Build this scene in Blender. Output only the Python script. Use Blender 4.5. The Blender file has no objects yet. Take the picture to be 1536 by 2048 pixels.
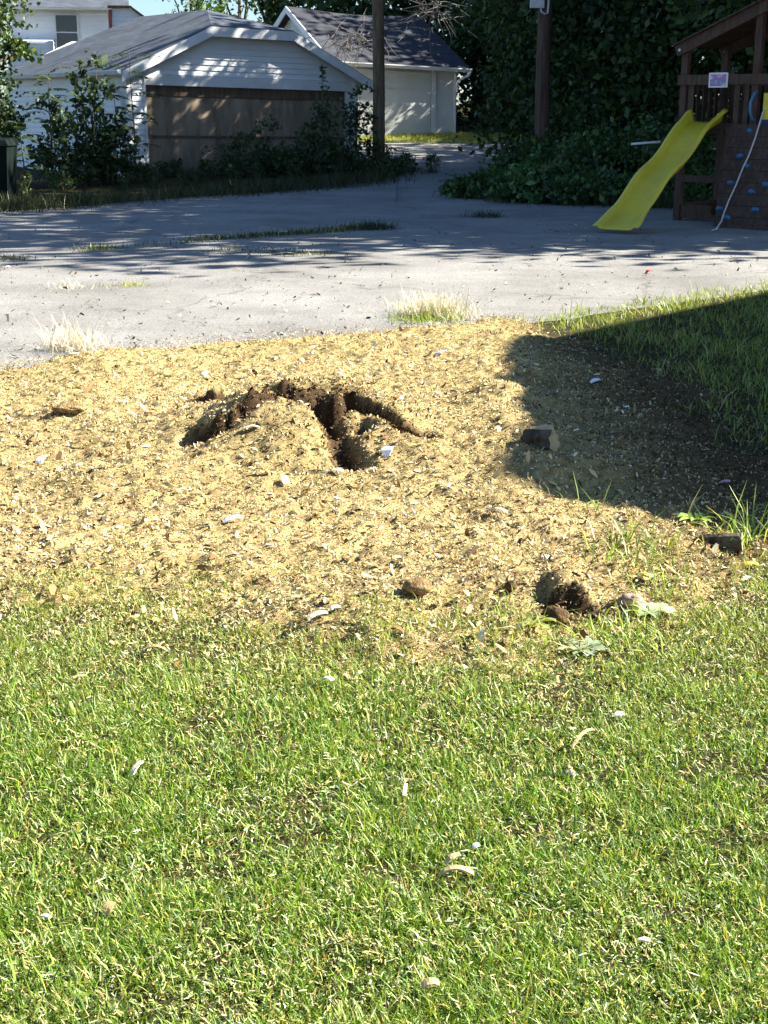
import bpy, math, random
import numpy as np
from math import radians, sin, cos, tan, atan, pi, sqrt
from mathutils import Vector

# ------------------------------------------------------------------ camera, sky, sun, exposure
F, HZ, EYE = 2800.0, 220.0, 1.6
PITCH = atan((1024 - HZ) / F)
S = bpy.context.scene
COL = S.collection
cam = bpy.data.cameras.new("camera"); camo = bpy.data.objects.new("camera", cam); COL.objects.link(camo)
camo.location = (0, 0, EYE); camo.rotation_euler = (pi / 2 - PITCH, 0, 0)
cam.sensor_fit = 'VERTICAL'; cam.sensor_height = 24; cam.lens = 24 * F / 2048
cam.clip_start = 0.05; cam.clip_end = 1000
S.camera = camo
SUN_EL, SUN_AZ = radians(35), radians(80)           # azimuth clockwise from +Y
SD = Vector((sin(SUN_AZ) * cos(SUN_EL), cos(SUN_AZ) * cos(SUN_EL), sin(SUN_EL)))
W = bpy.data.worlds.new("World"); S.world = W; W.use_nodes = True
nt = W.node_tree; nt.nodes.clear()
sky = nt.nodes.new("ShaderNodeTexSky"); sky.sky_type = 'NISHITA'; sky.sun_disc = False
sky.sun_elevation = SUN_EL; sky.sun_rotation = SUN_AZ; sky.ozone_density = 6.0; sky.dust_density = 0.4
bg = nt.nodes.new("ShaderNodeBackground"); bg.inputs[1].default_value = 0.05
wo = nt.nodes.new("ShaderNodeOutputWorld")
nt.links.new(sky.outputs[0], bg.inputs[0]); nt.links.new(bg.outputs[0], wo.inputs[0])
sl = bpy.data.lights.new("sun", 'SUN'); sl.energy = 5.0; sl.angle = radians(0.45); sl.color = (1.0, 0.95, 0.85)
so = bpy.data.objects.new("sun", sl); COL.objects.link(so)
so.rotation_euler = SD.to_track_quat('Z', 'Y').to_euler(); so.location = (20, 5, 30)
S.view_settings.view_transform = 'Standard'; S.view_settings.look = 'None'
S.view_settings.gamma = 1; S.view_settings.exposure = 2.04
S.cycles.max_bounces = 8; S.cycles.transparent_max_bounces = 8

R = random.Random(7)
N = np.random.default_rng(7)

# ------------------------------------------------------------------ helpers
def ray(px, py):                                    # direction through a point of the photograph
    a = (px - 768) / F; b = (1024 - py) / F
    return Vector((a, cos(PITCH) + b * sin(PITCH), -sin(PITCH) + b * cos(PITCH)))
def onground(px, py, z=0.0):
    r = ray(px, py); t = (z - EYE) / r.z
    return Vector((r.x * t, r.y * t, z))
def atdepth(px, py, Y):
    r = ray(px, py); t = Y / r.y
    return Vector((r.x * t, Y, EYE + r.z * t))

ORG = {}
def tag(o, label=None, cat=None, group=None, kind=None):
    if label: o["label"] = label
    if cat: o["category"] = cat
    if group: o["group"] = group
    if kind: o["kind"] = kind
    return o
def thing(name, label, cat, loc, group=None):
    o = bpy.data.objects.new(name, None); COL.objects.link(o); o.location = loc
    o.empty_display_size = 0.2; ORG[o.name] = np.array(loc, float)
    return tag(o, label, cat, group)
def build_mesh(name, verts, faces, mat, col=None, smooth=False):
    me = bpy.data.meshes.new(name)
    verts = np.asarray(verts, np.float32)
    if isinstance(faces, np.ndarray):
        k = faces.shape[1]; nf = len(faces)
        me.vertices.add(len(verts)); me.vertices.foreach_set("co", verts.ravel())
        me.loops.add(nf * k); me.loops.foreach_set("vertex_index", faces.astype(np.int32).ravel())
        me.polygons.add(nf); me.polygons.foreach_set("loop_start", np.arange(0, nf * k, k, dtype=np.int32))
        me.update(calc_edges=True)
    else:
        me.from_pydata([tuple(map(float, v)) for v in verts], [], faces); me.update()
    if col is not None:
        a = me.color_attributes.new("col", 'FLOAT_COLOR', 'POINT')
        c = np.ones((len(verts), 4), np.float32); c[:, :3] = col
        a.data.foreach_set("color", c.ravel())
    if smooth: me.polygons.foreach_set("use_smooth", np.ones(len(me.polygons), bool))
    me.materials.append(mat)
    return me
def obj(name, vf, mat, parent=None, at=None, col=None, smooth=False):
    """vf = (verts, faces) in world coordinates; parent = the thing (or part) it belongs to"""
    v, f = vf
    v = np.asarray(v, float)
    org = ORG[parent.name] if parent is not None else np.array(at if at is not None else (0, 0, 0), float)
    me = build_mesh(name, v - org, f, mat, col, smooth)
    o = bpy.data.objects.new(name, me); COL.objects.link(o)
    ORG[o.name] = org
    if parent is not None: o.parent = parent
    else: o.location = org
    return o
def dup(root, loc, rz=0, scale=1.0, label=None):
    r = root.copy(); COL.objects.link(r); r.location = loc; r.rotation_euler = (0, 0, rz); r.scale = (scale,) * 3
    if label: r["label"] = label
    for ch in list(root.children):
        c = ch.copy(); COL.objects.link(c); c.parent = r
        for g in list(ch.children):
            d = g.copy(); COL.objects.link(d); d.parent = c
    return r

class MB:                                           # collects simple solids into one mesh
    def __init__(s): s.v = []; s.f = []
    def add(s, vs, fs):
        k = len(s.v); s.v += [tuple(v) for v in vs]; s.f += [tuple(i + k for i in f) for f in fs]; return s
    def hexa(s, b, t):                              # bottom quad, top quad
        return s.add(list(b) + list(t), [(3, 2, 1, 0), (4, 5, 6, 7), (0, 1, 5, 4), (1, 2, 6, 5), (2, 3, 7, 6), (3, 0, 4, 7)])
    def box(s, o, ax, ay, az):                      # corner + three edge vectors, edges slightly eased
        o = Vector(o); ax = Vector(ax); ay = Vector(ay); az = Vector(az)
        b = [o, o + ax, o + ax + ay, o + ay]
        return s.hexa(b, [p + az for p in b])
    def bar(s, a, b, w, h, up=(0, 0, 1)):           # board from a to b
        a = Vector(a); b = Vector(b); d = (b - a).normalized(); up = Vector(up)
        x = d.cross(up)
        if x.length < 1e-4: x = d.cross(Vector((0, 1, 0)))
        x.normalize(); y = x.cross(d).normalized()
        q = [x * w / 2 - y * h / 2, x * w / 2 + y * h / 2, -x * w / 2 + y * h / 2, -x * w / 2 - y * h / 2]
        return s.hexa([a + p for p in q], [b + p for p in q])
    def tube(s, pts, rad, n=10, cap=True):
        pts = [Vector(p) for p in pts]
        if not hasattr(rad, '__len__'): rad = [rad] * len(pts)
        rings = []; ref = None
        for i, p in enumerate(pts):
            d = (pts[min(i + 1, len(pts) - 1)] - pts[max(i - 1, 0)]).normalized()
            if ref is None:
                ref = d.cross(Vector((0.31, 0.9, 0.2)))
                if ref.length < 1e-3: ref = d.cross(Vector((1, 0, 0)))
            x = (ref - d * ref.dot(d)).normalized(); ref = x; y = d.cross(x)
            rings.append([p + (x * cos(2 * pi * j / n) + y * sin(2 * pi * j / n)) * rad[i] for j in range(n)])
        vs = [q for r in rings for q in r]; fs = []
        for i in range(len(pts) - 1):
            for j in range(n):
                fs.append((i * n + j, i * n + (j + 1) % n, (i + 1) * n + (j + 1) % n, (i + 1) * n + j))
        if cap:
            fs.append(tuple(range(n - 1, -1, -1))); fs.append(tuple((len(pts) - 1) * n + j for j in range(n)))
        return s.add(vs, fs)
    def slab(s, poly, off):                         # polygon extruded by a vector
        n = len(poly); off = Vector(off); p = [Vector(q) for q in poly]
        fs = [tuple(range(n)), tuple(range(2 * n - 1, n - 1, -1))]
        for i in range(n): fs.append((i, i + n, (i + 1) % n + n, (i + 1) % n))
        return s.add(p + [q + off for q in p], fs)
    def vf(s): return (np.array(s.v, float), s.f)

def clip_z(poly, z0, z1):
    def half(p, keep, z):
        out = []
        for i in range(len(p)):
            a, b = p[i], p[(i + 1) % len(p)]
            ka, kb = keep(a[1]), keep(b[1])
            if ka: out.append(a)
            if ka != kb:
                t = (z - a[1]) / (b[1] - a[1]); out.append((a[0] + t * (b[0] - a[0]), z))
        return out
    p = half(poly, lambda q: q >= z0, z0)
    return half(p, lambda q: q <= z1, z1) if len(p) > 2 else []
def lap_wall(m, poly, pitch, to_world, out=0.026):
    """clapboard: every course leans out towards its lower edge; to_world(u, v_out, z)"""
    zs = [q[1] for q in poly]; z = min(zs); top = max(zs)
    k = 0
    while z < top - 1e-4:
        z1 = min(z + pitch, top)
        p = clip_z(poly, z, z1)
        if len(p) > 2:
            n = len(p)
            vs = [to_world(u, out * (1 - (zz - z) / pitch) + 0.002, zz) for u, zz in p]
            base = len(m.v); m.v += [tuple(q) for q in vs]; m.f.append(tuple(range(base, base + n)))
            us = [q[0] for q in p if abs(q[1] - z) < 1e-5]
            if len(us) >= 2:
                a, b = min(us), max(us)
                m.add([to_world(a, out + 0.002, z), to_world(b, out + 0.002, z), to_world(b, 0, z), to_world(a, 0, z)], [(0, 1, 2, 3)])
        z = z1
    return m

def vnoise(x, y, scale, seed, octs=4, gain=0.5):     # smooth value noise, numpy
    x = np.asarray(x, float) / scale; y = np.asarray(y, float) / scale
    tot = np.zeros(np.broadcast(x, y).shape); amp = 1.0; norm = 0
    for o in range(octs):
        xi = np.floor(x).astype(np.int64); yi = np.floor(y).astype(np.int64); fx = x - xi; fy = y - yi
        fx = fx * fx * (3 - 2 * fx); fy = fy * fy * (3 - 2 * fy)
        def h(a, b):
            n = (a * 374761393 + b * 668265263 + (seed + o * 17) * 1442695041) & 0x7fffffff
            n = ((n ^ (n >> 13)) * 1274126177) & 0x7fffffff
            return ((n ^ (n >> 16)) & 0xffff) / 65535.0
        v = (h(xi, yi) * (1 - fx) + h(xi + 1, yi) * fx) * (1 - fy) + (h(xi, yi + 1) * (1 - fx) + h(xi + 1, yi + 1) * fx) * fy
        tot += v * amp; norm += amp; amp *= gain; x = x * 2.03 + 11.3; y = y * 2.03 + 5.7
    return tot / norm                                # 0..1
def sstep(a, b, x):
    t = np.clip((np.asarray(x, float) - a) / (b - a), 0, 1); return t * t * (3 - 2 * t)

# ------------------------------------------------------------------ materials
def nodemat(name):
    m = bpy.data.materials.new(name); m.use_nodes = True; t = m.node_tree
    return m, t, t.nodes["Principled BSDF"]
def ln(t, a, b): t.links.new(a, b)
def ramp(t, fac, stops):
    r = t.nodes.new("ShaderNodeValToRGB"); e = r.color_ramp.elements
    while len(e) < len(stops): e.new(0.5)
    for i, (p, c) in enumerate(stops): e[i].position = p; e[i].color = (*c, 1)
    ln(t, fac, r.inputs[0]); return r.outputs[0]
def noise(t, scale, detail=4, rough=0.6, vec=None, stretch=None):
    n = t.nodes.new("ShaderNodeTexNoise"); n.inputs["Scale"].default_value = scale
    n.inputs["Detail"].default_value = detail; n.inputs["Roughness"].default_value = rough
    c = t.nodes.new("ShaderNodeTexCoord"); v = c.outputs["Object"]
    if stretch:
        mp = t.nodes.new("ShaderNodeMapping"); mp.inputs["Scale"].default_value = stretch; ln(t, v, mp.inputs[0]); v = mp.outputs[0]
    ln(t, v, n.inputs["Vector"]); return n.outputs["Fac"]
def mixc(t, fac, a, b, mode='MIX'):
    m = t.nodes.new("ShaderNodeMix"); m.data_type = 'RGBA'; m.blend_type = mode
    for inp, val in ((m.inputs[0], fac), (m.inputs[6], a), (m.inputs[7], b)):
        if isinstance(val, tuple): inp.default_value = (*val, 1)
        elif isinstance(val, (int, float)): inp.default_value = val
        else: ln(t, val, inp)
    return m.outputs[2]
def bump(t, b, h, strength, dist=0.01):
    n = t.nodes.new("ShaderNodeBump"); n.inputs["Strength"].default_value = strength; n.inputs["Distance"].default_value = dist
    ln(t, h, n.inputs["Height"]); ln(t, n.outputs[0], b.inputs["Normal"])
def varied(name, c1, c2, scale=3, rough=0.8, bscale=40, bstr=0.2, stretch=None, spec=0.3, lo=0.35, hi=0.65, bd=0.01):
    m, t, b = nodemat(name)
    ln(t, ramp(t, noise(t, scale, 5, 0.65, stretch=stretch), [(lo, c1), (hi, c2)]), b.inputs["Base Color"])
    b.inputs["Roughness"].default_value = rough; b.inputs["Specular IOR Level"].default_value = spec
    if bstr: bump(t, b, noise(t, bscale, 4, 0.6, stretch=stretch), bstr, bd)
    return m
def leafmat(name, trans=0.35, rough=0.5, spec=0.35, gain=1.0):
    m, t, b = nodemat(name)
    a = t.nodes.new("ShaderNodeAttribute"); a.attribute_name = "col"
    c = a.outputs["Color"]
    if gain != 1.0: c = mixc(t, 1.0, c, (gain, gain, gain), 'MULTIPLY')
    ln(t, c, b.inputs["Base Color"]); b.inputs["Roughness"].default_value = rough; b.inputs["Specular IOR Level"].default_value = spec
    tr = t.nodes.new("ShaderNodeBsdfTranslucent"); ln(t, mixc(t, 1.0, c, (1.25, 1.2, 0.45), 'MULTIPLY'), tr.inputs[0])
    mx = t.nodes.new("ShaderNodeMixShader"); mx.inputs[0].default_value = trans
    ln(t, b.outputs[0], mx.inputs[1]); ln(t, tr.outputs[0], mx.inputs[2]); ln(t, mx.outputs[0], t.nodes["Material Output"].inputs[0])
    return m
def colmat(name, rough=0.85, spec=0.2, bscale=0, bstr=0, grain=None):
    m, t, b = nodemat(name)
    a = t.nodes.new("ShaderNodeAttribute"); a.attribute_name = "col"; c = a.outputs["Color"]
    if grain:
        c = mixc(t, 1.0, c, ramp(t, noise(t, grain[0], 6, 0.7), [(0.3, (grain[1],) * 3), (0.7, (grain[2],) * 3)]), 'MULTIPLY')
    ln(t, c, b.inputs["Base Color"]); b.inputs["Roughness"].default_value = rough; b.inputs["Specular IOR Level"].default_value = spec
    if bstr: bump(t, b, noise(t, bscale, 5, 0.7), bstr)
    return m

M = {}
M['siding'] = varied('white_siding', (0.76, 0.77, 0.77), (0.86, 0.86, 0.85), 1.3, 0.55, 30, 0.05, (1, 1, 4), 0.4)
M['trim'] = varied('white_trim', (0.68, 0.68, 0.66), (0.80, 0.80, 0.79), 2.0, 0.5, 30, 0.05, None, 0.4)
M['cream'] = varied('cream_wall', (0.60, 0.61, 0.57), (0.74, 0.74, 0.70), 1.0, 0.7, 40, 0.05)
M['plywood'] = varied('weathered_plywood', (0.17, 0.125, 0.085), (0.40, 0.31, 0.22), 1.6, 0.85, 30, 0.2, (2.2, 2.2, 0.6), 0.2, 0.3, 0.72)
M['brownrail'] = varied('brown_board', (0.10, 0.06, 0.038), (0.20, 0.13, 0.085), 3, 0.8, 40, 0.2, (4, 4, 0.5))
M['polewood'] = varied('pole_wood', (0.10, 0.068, 0.042), (0.24, 0.17, 0.11), 5, 0.85, 25, 0.5, (3, 3, 0.25), 0.15)
M['playwood'] = varied('stained_wood', (0.045, 0.026, 0.018), (0.10, 0.060, 0.042), 6, 0.75, 40, 0.3, (3, 3, 0.6), 0.3)
M['bark'] = varied('bark', (0.03, 0.024, 0.017), (0.13, 0.105, 0.08), 9, 0.95, 30, 1.0, (2, 2, 0.6), 0.1)
M['yellow'] = varied('yellow_plastic', (0.56, 0.43, 0.032), (0.68, 0.54, 0.03), 2.2, 0.45, 60, 0.05, None, 0.45, 0.30, 0.52)
M['blue'] = varied('blue_plastic', (0.04, 0.12, 0.24), (0.055, 0.16, 0.31), 8, 0.4, 60, 0.05, None, 0.5)
M['navy'] = varied('navy_plastic', (0.01, 0.03, 0.15), (0.02, 0.05, 0.22), 8, 0.5, 60, 0.05)
M['rope'] = varied('rope_fibre', (0.5, 0.5, 0.48), (0.68, 0.67, 0.62), 60, 0.9, 120, 0.6)
M['bin'] = varied('dark_green_plastic', (0.002, 0.006, 0.0045), (0.003, 0.009, 0.007), 4, 0.8, 40, 0.1, None, 0.12)
M['rubber'] = varied('black_rubber', (0.015, 0.015, 0.015), (0.03, 0.03, 0.03), 9, 0.8)
M['metal'] = varied('grey_metal', (0.45, 0.46, 0.47), (0.62, 0.63, 0.64), 6, 0.45, 40, 0.05, None, 0.5)
M['white'] = varied('white_scrap', (0.70, 0.69, 0.67), (0.85, 0.84, 0.82), 20, 0.7, 80, 0.2)
M['red'] = varied('red_scrap', (0.5, 0.03, 0.02), (0.62, 0.06, 0.05), 20, 0.6)
M['stem'] = varied('weed_stem', (0.07, 0.06, 0.03), (0.14, 0.13, 0.06), 12, 0.8)
M['vine'] = varied('dead_vine', (0.10, 0.085, 0.075), (0.20, 0.175, 0.155), 12, 0.9)
M['leaf'] = leafmat('leaves', 0.30, 0.45, 0.4)
M['crown'] = leafmat('crown_leaves', 0.22, 0.5, 0.3)
M['blade'] = leafmat('grass_blades', 0.34, 0.42, 0.32)
M['straw'] = colmat('dry_straw', 0.7, 0.2)
M['chip'] = colmat('wood_chip', 0.8, 0.2)
M['logwood'] = varied('split_wood', (0.36, 0.25, 0.12), (0.62, 0.48, 0.26), 14, 0.8, 60, 0.5, (1, 1, 1), 0.2)
M['soilclod'] = varied('loose_lump', (0.045, 0.028, 0.016), (0.20, 0.13, 0.065), 22, 0.95, 90, 1.0, None, 0.05, bd=0.02)

def asphalt(name, lo, hi):
    m, t, b = nodemat(name)
    big = ramp(t, noise(t, 0.55, 7, 0.7), [(0.36, lo), (0.64, hi)])
    fine = ramp(t, noise(t, 75, 3, 0.8), [(0.33, (0.42,) * 3), (0.5, (0.95,) * 3), (0.68, (1.25,) * 3)])
    c = mixc(t, 1.0, big, fine, 'MULTIPLY')
    vo = t.nodes.new("ShaderNodeTexVoronoi"); vo.feature = 'DISTANCE_TO_EDGE'; vo.inputs["Scale"].default_value = 0.3
    co = t.nodes.new("ShaderNodeTexCoord"); wn = t.nodes.new("ShaderNodeTexNoise"); wn.inputs["Scale"].default_value = 1.6; wn.inputs["Detail"].default_value = 6
    ln(t, co.outputs["Object"], wn.inputs["Vector"])
    ad = t.nodes.new("ShaderNodeMix"); ad.data_type = 'RGBA'; ad.blend_type = 'ADD'; ad.inputs[0].default_value = 0.9
    ln(t, co.outputs["Object"], ad.inputs[6]); ln(t, wn.outputs["Color"], ad.inputs[7]); ln(t, ad.outputs[2], vo.inputs["Vector"])
    crack = ramp(t, vo.outputs["Distance"], [(0.0, (0.6,) * 3), (0.006, (1.0,) * 3)])
    c = mixc(t, 1.0, c, crack, 'MULTIPLY')
    ln(t, c, b.inputs["Base Color"]); b.inputs["Roughness"].default_value = 0.9; b.inputs["Specular IOR Level"].default_value = 0.2
    bump(t, b, noise(t, 90, 3, 0.8), 0.9, 0.012)
    return m
M['asphalt'] = asphalt('old_asphalt', (0.205, 0.195, 0.178), (0.33, 0.318, 0.295))
M['ground'] = varied('soil_and_thatch', (0.028, 0.026, 0.011), (0.07, 0.058, 0.026), 9, 0.95, 60, 0.8, None, 0.05, bd=0.02)
def shingles():
    m, t, b = nodemat('asphalt_shingles')
    br = t.nodes.new("ShaderNodeTexBrick"); br.inputs["Scale"].default_value = 1.0
    br.inputs["Brick Width"].default_value = 0.33; br.inputs["Row Height"].default_value = 0.14; br.inputs["Mortar Size"].default_value = 0.006
    br.inputs["Color1"].default_value = (0.052, 0.066, 0.086, 1); br.inputs["Color2"].default_value = (0.085, 0.102, 0.126, 1); br.inputs["Mortar"].default_value = (0.03, 0.03, 0.034, 1)
    uv = t.nodes.new("ShaderNodeUVMap"); ln(t, uv.outputs[0], br.inputs["Vector"])
    c = mixc(t, 1.0, br.outputs["Color"], ramp(t, noise(t, 1.1, 5, 0.6), [(0.3, (0.7,) * 3), (0.7, (1.25,) * 3)]), 'MULTIPLY')
    ln(t, c, b.inputs["Base Color"]); b.inputs["Roughness"].default_value = 0.9
    bump(t, b, br.outputs["Fac"], -0.5, 0.01)
    return m
M['roof'] = shingles()
def glass():
    m, t, b = nodemat('window_glass'); b.inputs["Base Color"].default_value = (0.03, 0.04, 0.05, 1); b.inputs["Roughness"].default_value = 0.08
    b.inputs["Specular IOR Level"].default_value = 0.6; return m
M['glass'] = glass()
def placard():
    m, t, b = nodemat('placard_print')
    ln(t, ramp(t, noise(t, 7, 2, 0.5), [(0.38, (0.42, 0.48, 0.52)), (0.5, (0.20, 0.16, 0.36)), (0.6, (0.42, 0.16, 0.38)), (0.7, (0.5, 0.55, 0.58))]), b.inputs["Base Color"])
    b.inputs["Roughness"].default_value = 0.35; return m
M['placard'] = placard()

# ------------------------------------------------------------------ terrain
def hgt(x, y):
    x = np.asarray(x, float); y = np.asarray(y, float)
    return 0.14 * sstep(28, 36, y) + 0.72 * sstep(36.5, 47, y) + 0.9 * sstep(47, 80, y) + 0.03 * (vnoise(x, y, 4.0, 3, 2) - 0.5) * sstep(24, 34, y)
def H(x, y): return float(hgt(x, y))
def gridsheet(xs, ys, zf):
    X, Y = np.meshgrid(xs, ys); Z = zf(X, Y)
    nx, ny = len(xs), len(ys)
    i = (np.arange(ny - 1)[:, None] * nx + np.arange(nx - 1)[None, :]).ravel()
    return np.stack([X, Y, Z], -1).reshape(-1, 3), np.stack([i, i + 1, i + nx + 1, i + nx], 1)
xs = np.concatenate([np.linspace(-400, -40, 10), np.arange(-36, 37, 1.5), np.linspace(40, 400, 10)])
ys = np.concatenate([np.linspace(-60, -8, 6), np.arange(-6, 90, 1.0), np.linspace(95, 700, 12)])
g = obj("ground", gridsheet(xs, ys, lambda X, Y: hgt(X, Y) - 0.004), M['ground'], smooth=True); tag(g, kind="structure")

LOTN = [(-16, 6.9), (-6, 7.6), (-2.46, 8.87), (-1.8, 9.6), (-0.61, 10.15), (0.32, 10.7), (1.36, 11.45), (3.71, 13.5), (6, 15.2), (16, 20)]
def ynear(x): return np.interp(x, [p[0] for p in LOTN], [p[1] for p in LOTN])
LOTF = [(-16, 19.5), (-6.6, 22.6), (-5, 25.2), (-3.5, 27.4), (-1.5, 30), (-0.3, 31.6), (0.25, 33), (0.3, 44.2), (2.55, 44.3), (2.6, 29), (2.3, 26.8), (4.6, 24.2), (7, 24.5), (16, 24.5)]
def yfar(x): return np.interp(x, [p[0] for p in LOTF], [p[1] for p in LOTF])
cx = np.concatenate([np.arange(-16, -5, 0.25), np.arange(-5, 5, 0.06), np.arange(5, 16.1, 0.25)]); nr = 60
v = []; 
yn = ynear(cx) + 0.22 * (vnoise(cx, cx * 0, 0.8, 21, 4) - 0.5) * 2 - 0.35; yf = yfar(cx) + (vnoise(cx, cx * 0, 1.0, 31, 3) - 0.5) * 0.6
tt = np.linspace(0, 1, nr) ** 1.2
X = np.repeat(cx[:, None], nr, 1); Y = yn[:, None] + (yf - yn)[:, None] * tt[None]
V = np.stack([X, Y, hgt(X, Y) + 0.004 + 0.012 * (vnoise(X, Y, 1.5, 8, 3) - 0.5) * sstep(0, 0.6, Y - yn[:, None])], -1).reshape(-1, 3)
i = (np.arange(len(cx) - 1)[:, None] * nr + np.arange(nr - 1)[None]).ravel()
tag(obj("parking_lot", (V, np.stack([i, i + nr, i + nr + 1, i + 1], 1)), M['asphalt'], smooth=True), kind="structure")
av, af = gridsheet(np.arange(-9, 6.01, 0.3), np.linspace(38.6, 43.6, 14), lambda X, Y: hgt(X, Y) + 0.010)
tag(obj("alley", (av, af), M['asphalt'], smooth=True), kind="structure")

# ------------------------------------------------------------------ wood chip mound
CHN = [(-6, 4.7), (-1.26, 4.62), (-0.75, 4.45), (-0.4, 4.15), (-0.05, 4.0), (0.3, 4.05), (0.6, 4.2), (0.95, 4.45), (1.4, 4.95), (2.2, 6.0), (3, 8)]
def chnear(x): return np.interp(x, [p[0] for p in CHN], [p[1] for p in CHN])
def chmask(x, y):                                    # 1 in the middle of the chips, 0 on the lawn and the lot
    n1 = 0.7 * (vnoise(x, y, 0.5, 41, 4) - 0.5)
    a = sstep(-0.30, 0.40, y - chnear(x) + n1)
    b = sstep(-0.35, 0.30, ynear(x) - 0.1 - y + 0.8 * n1)
    c = sstep(-0.5, 0.45, 1.75 - 0.05 * (y - 7) ** 2 * (y > 7) - x + 0.8 * n1)
    return a * b * c
def gs(x, y, cx, cy, rx, ry, a=0):
    dx, dy = x - cx, y - cy; c, s = cos(a), sin(a)
    u, w = (dx * c + dy * s) / rx, (-dx * s + dy * c) / ry
    return np.exp(-(u * u + w * w))
def seg(x, y, pts, w):                               # distance falloff along a polyline
    d = np.full(np.shape(x), 1e9)
    for (x0, y0), (x1, y1) in zip(pts[:-1], pts[1:]):
        L2 = (x1 - x0) ** 2 + (y1 - y0) ** 2
        t = np.clip(((x - x0) * (x1 - x0) + (y - y0) * (y1 - y0)) / L2, 0, 1)
        d = np.minimum(d, np.hypot(x - x0 - t * (x1 - x0), y - y0 - t * (y1 - y0)))
    return np.exp(-(d / w) ** 2)
def gp(px, py, z): q = onground(px, py, z); return (q.x, q.y, z)
RIM1 = [gp(398, 878, .10), gp(420, 855, .17), gp(455, 825, .24), gp(495, 797, .29), gp(560, 778, .305), gp(620, 777, .305), gp(670, 788, .28), gp(700, 805, .22)]
RIM2 = [gp(690, 788, .25), gp(730, 790, .27), gp(770, 804, .26), gp(805, 826, .23), gp(846, 862, .15)]
RIM3 = [gp(1092, 1184, .05), gp(1108, 1162, .095), gp(1135, 1152, .11), gp(1168, 1164, .095), gp(1190, 1192, .05)]
RIM4 = [gp(395, 800, .10), gp(430, 784, .16), gp(462, 792, .12)]
GUL = [gp(632, 800, .24)[:2], gp(655, 845, .18)[:2], gp(680, 890, .12)[:2], gp(700, 935, .06)[:2]]
HOLE = gp(726, 884, .10)
def rimf(x, y, rim, fw, bw):
    """signed distance in front of / behind a cut bank that runs across the view"""
    rx = [q[0] for q in rim]; ry = np.interp(x, rx, [q[1] for q in rim]); rz_ = np.interp(x, rx, [q[2] for q in rim])
    e = 0.10
    ends = sstep(rx[0] - e, rx[0] + e * 0.4, x) * sstep(rx[-1] + e, rx[-1] - e * 0.4, x)
    s_ = y - ry + 0.05 * (vnoise(x, y, 0.12, 58, 3) - 0.5)
    return s_, rz_, ends
def soil(x, y):
    out = np.maximum(seg(x, y, GUL, 0.075), gs(x, y, HOLE[0], HOLE[1], 0.06, 0.07))
    for rim, w in ((RIM1, .09), (RIM2, .08), (RIM3, .17), (RIM4, .06)):
        s_, z_, e_ = rimf(x, y, rim, .05, .5)
        out = np.maximum(out, e_ * sstep(-w * 1.5, -w * 0.9, s_) * sstep(0.012, -0.02, s_) * 1.1)
    return out
def mnd(x, y):
    x = np.asarray(x, float); y = np.asarray(y, float)
    mk = chmask(x, y)
    b = -0.035 + 0.085 * mk
    b = b + 0.13 * gs(x, y, -0.40, 6.75, 1.15, 0.70)
    b += 0.135 * gs(x, y, -0.53, 6.42, 0.31, 0.38)                      # rounded front dome
    b += 0.07 * gs(x, y, 0.02, 6.50, 0.17, 0.32, 0.3)
    b += 0.12 * gs(x, y, 0.62, 7.5, 0.20, 0.30) + 0.08 * gs(x, y, 0.68, 6.6, 0.22, 0.45)
    b += 0.08 * gs(x, y, -1.62, 7.1, 0.16, 0.18) + 0.05 * gs(x, y, -2.2, 6.4, 0.5, 0.5)
    b += 0.08 * gs(x, y, 0.9, 5.95, 0.35, 0.14) + 0.05 * gs(x, y, 1.3, 8.3, 0.5, 0.5) + 0.04 * gs(x, y, -1.1, 5.9, 0.3, 0.25)
    b += 0.035 * gs(x, y, 0.3, 5.0, 0.2, 0.25)
    z = b
    for rim, fw, bw, tw in ((RIM1, .050, .50, .105), (RIM2, .045, .40, .08), (RIM3, .035, .22, .085), (RIM4, .04, .2, .07)):
        s_, rz_, e_ = rimf(x, y, rim, fw, bw)
        prof = np.where(s_ < 0, np.exp(-(s_ / fw) ** 2), np.exp(-(s_ / bw) ** 2))
        z = z + np.maximum(rz_ - b, 0) * prof * e_
        z = z - (0.10 if rim is not RIM3 else 0.09) * np.exp(-((s_ + tw) / (tw * 0.55)) ** 2) * e_
    z = z - 0.10 * seg(x, y, GUL, 0.07) - 0.11 * gs(x, y, HOLE[0], HOLE[1], 0.045, 0.06)
    z = z - 0.03 * gs(x, y, 0.3, 5.35, 0.10, 0.25) - 0.035 * gs(x, y, 0.45, 4.42, 0.20, 0.05)
    rg = 0.10 * (vnoise(x, y, 0.45, 51, 4) - 0.5) + 0.028 * (vnoise(x, y, 0.11, 52, 3) - 0.5) + 0.028 * (vnoise(x, y, 0.035, 53, 2) - 0.5)
    return z + rg * sstep(0.1, 0.6, mk) * (1 + 1.6 * np.clip(soil(x, y), 0, 1))
mx_ = np.arange(-4.4, 2.8, 0.016); my_ = np.arange(3.4, 11.5, 0.016)
mv, mf = gridsheet(mx_, my_, mnd)
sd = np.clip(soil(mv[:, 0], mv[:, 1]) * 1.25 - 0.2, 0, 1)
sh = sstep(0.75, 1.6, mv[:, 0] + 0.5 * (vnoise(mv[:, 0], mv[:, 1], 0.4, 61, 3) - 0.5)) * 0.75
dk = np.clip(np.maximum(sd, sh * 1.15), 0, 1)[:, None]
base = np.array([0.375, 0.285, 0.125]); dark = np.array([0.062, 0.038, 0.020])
nz = ((0.30 + 1.3 * vnoise(mv[:, 0], mv[:, 1], 0.03, 66, 3)) * (0.78 + 0.45 * vnoise(mv[:, 0], mv[:, 1], 0.5, 68, 3)))[:, None]
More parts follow.
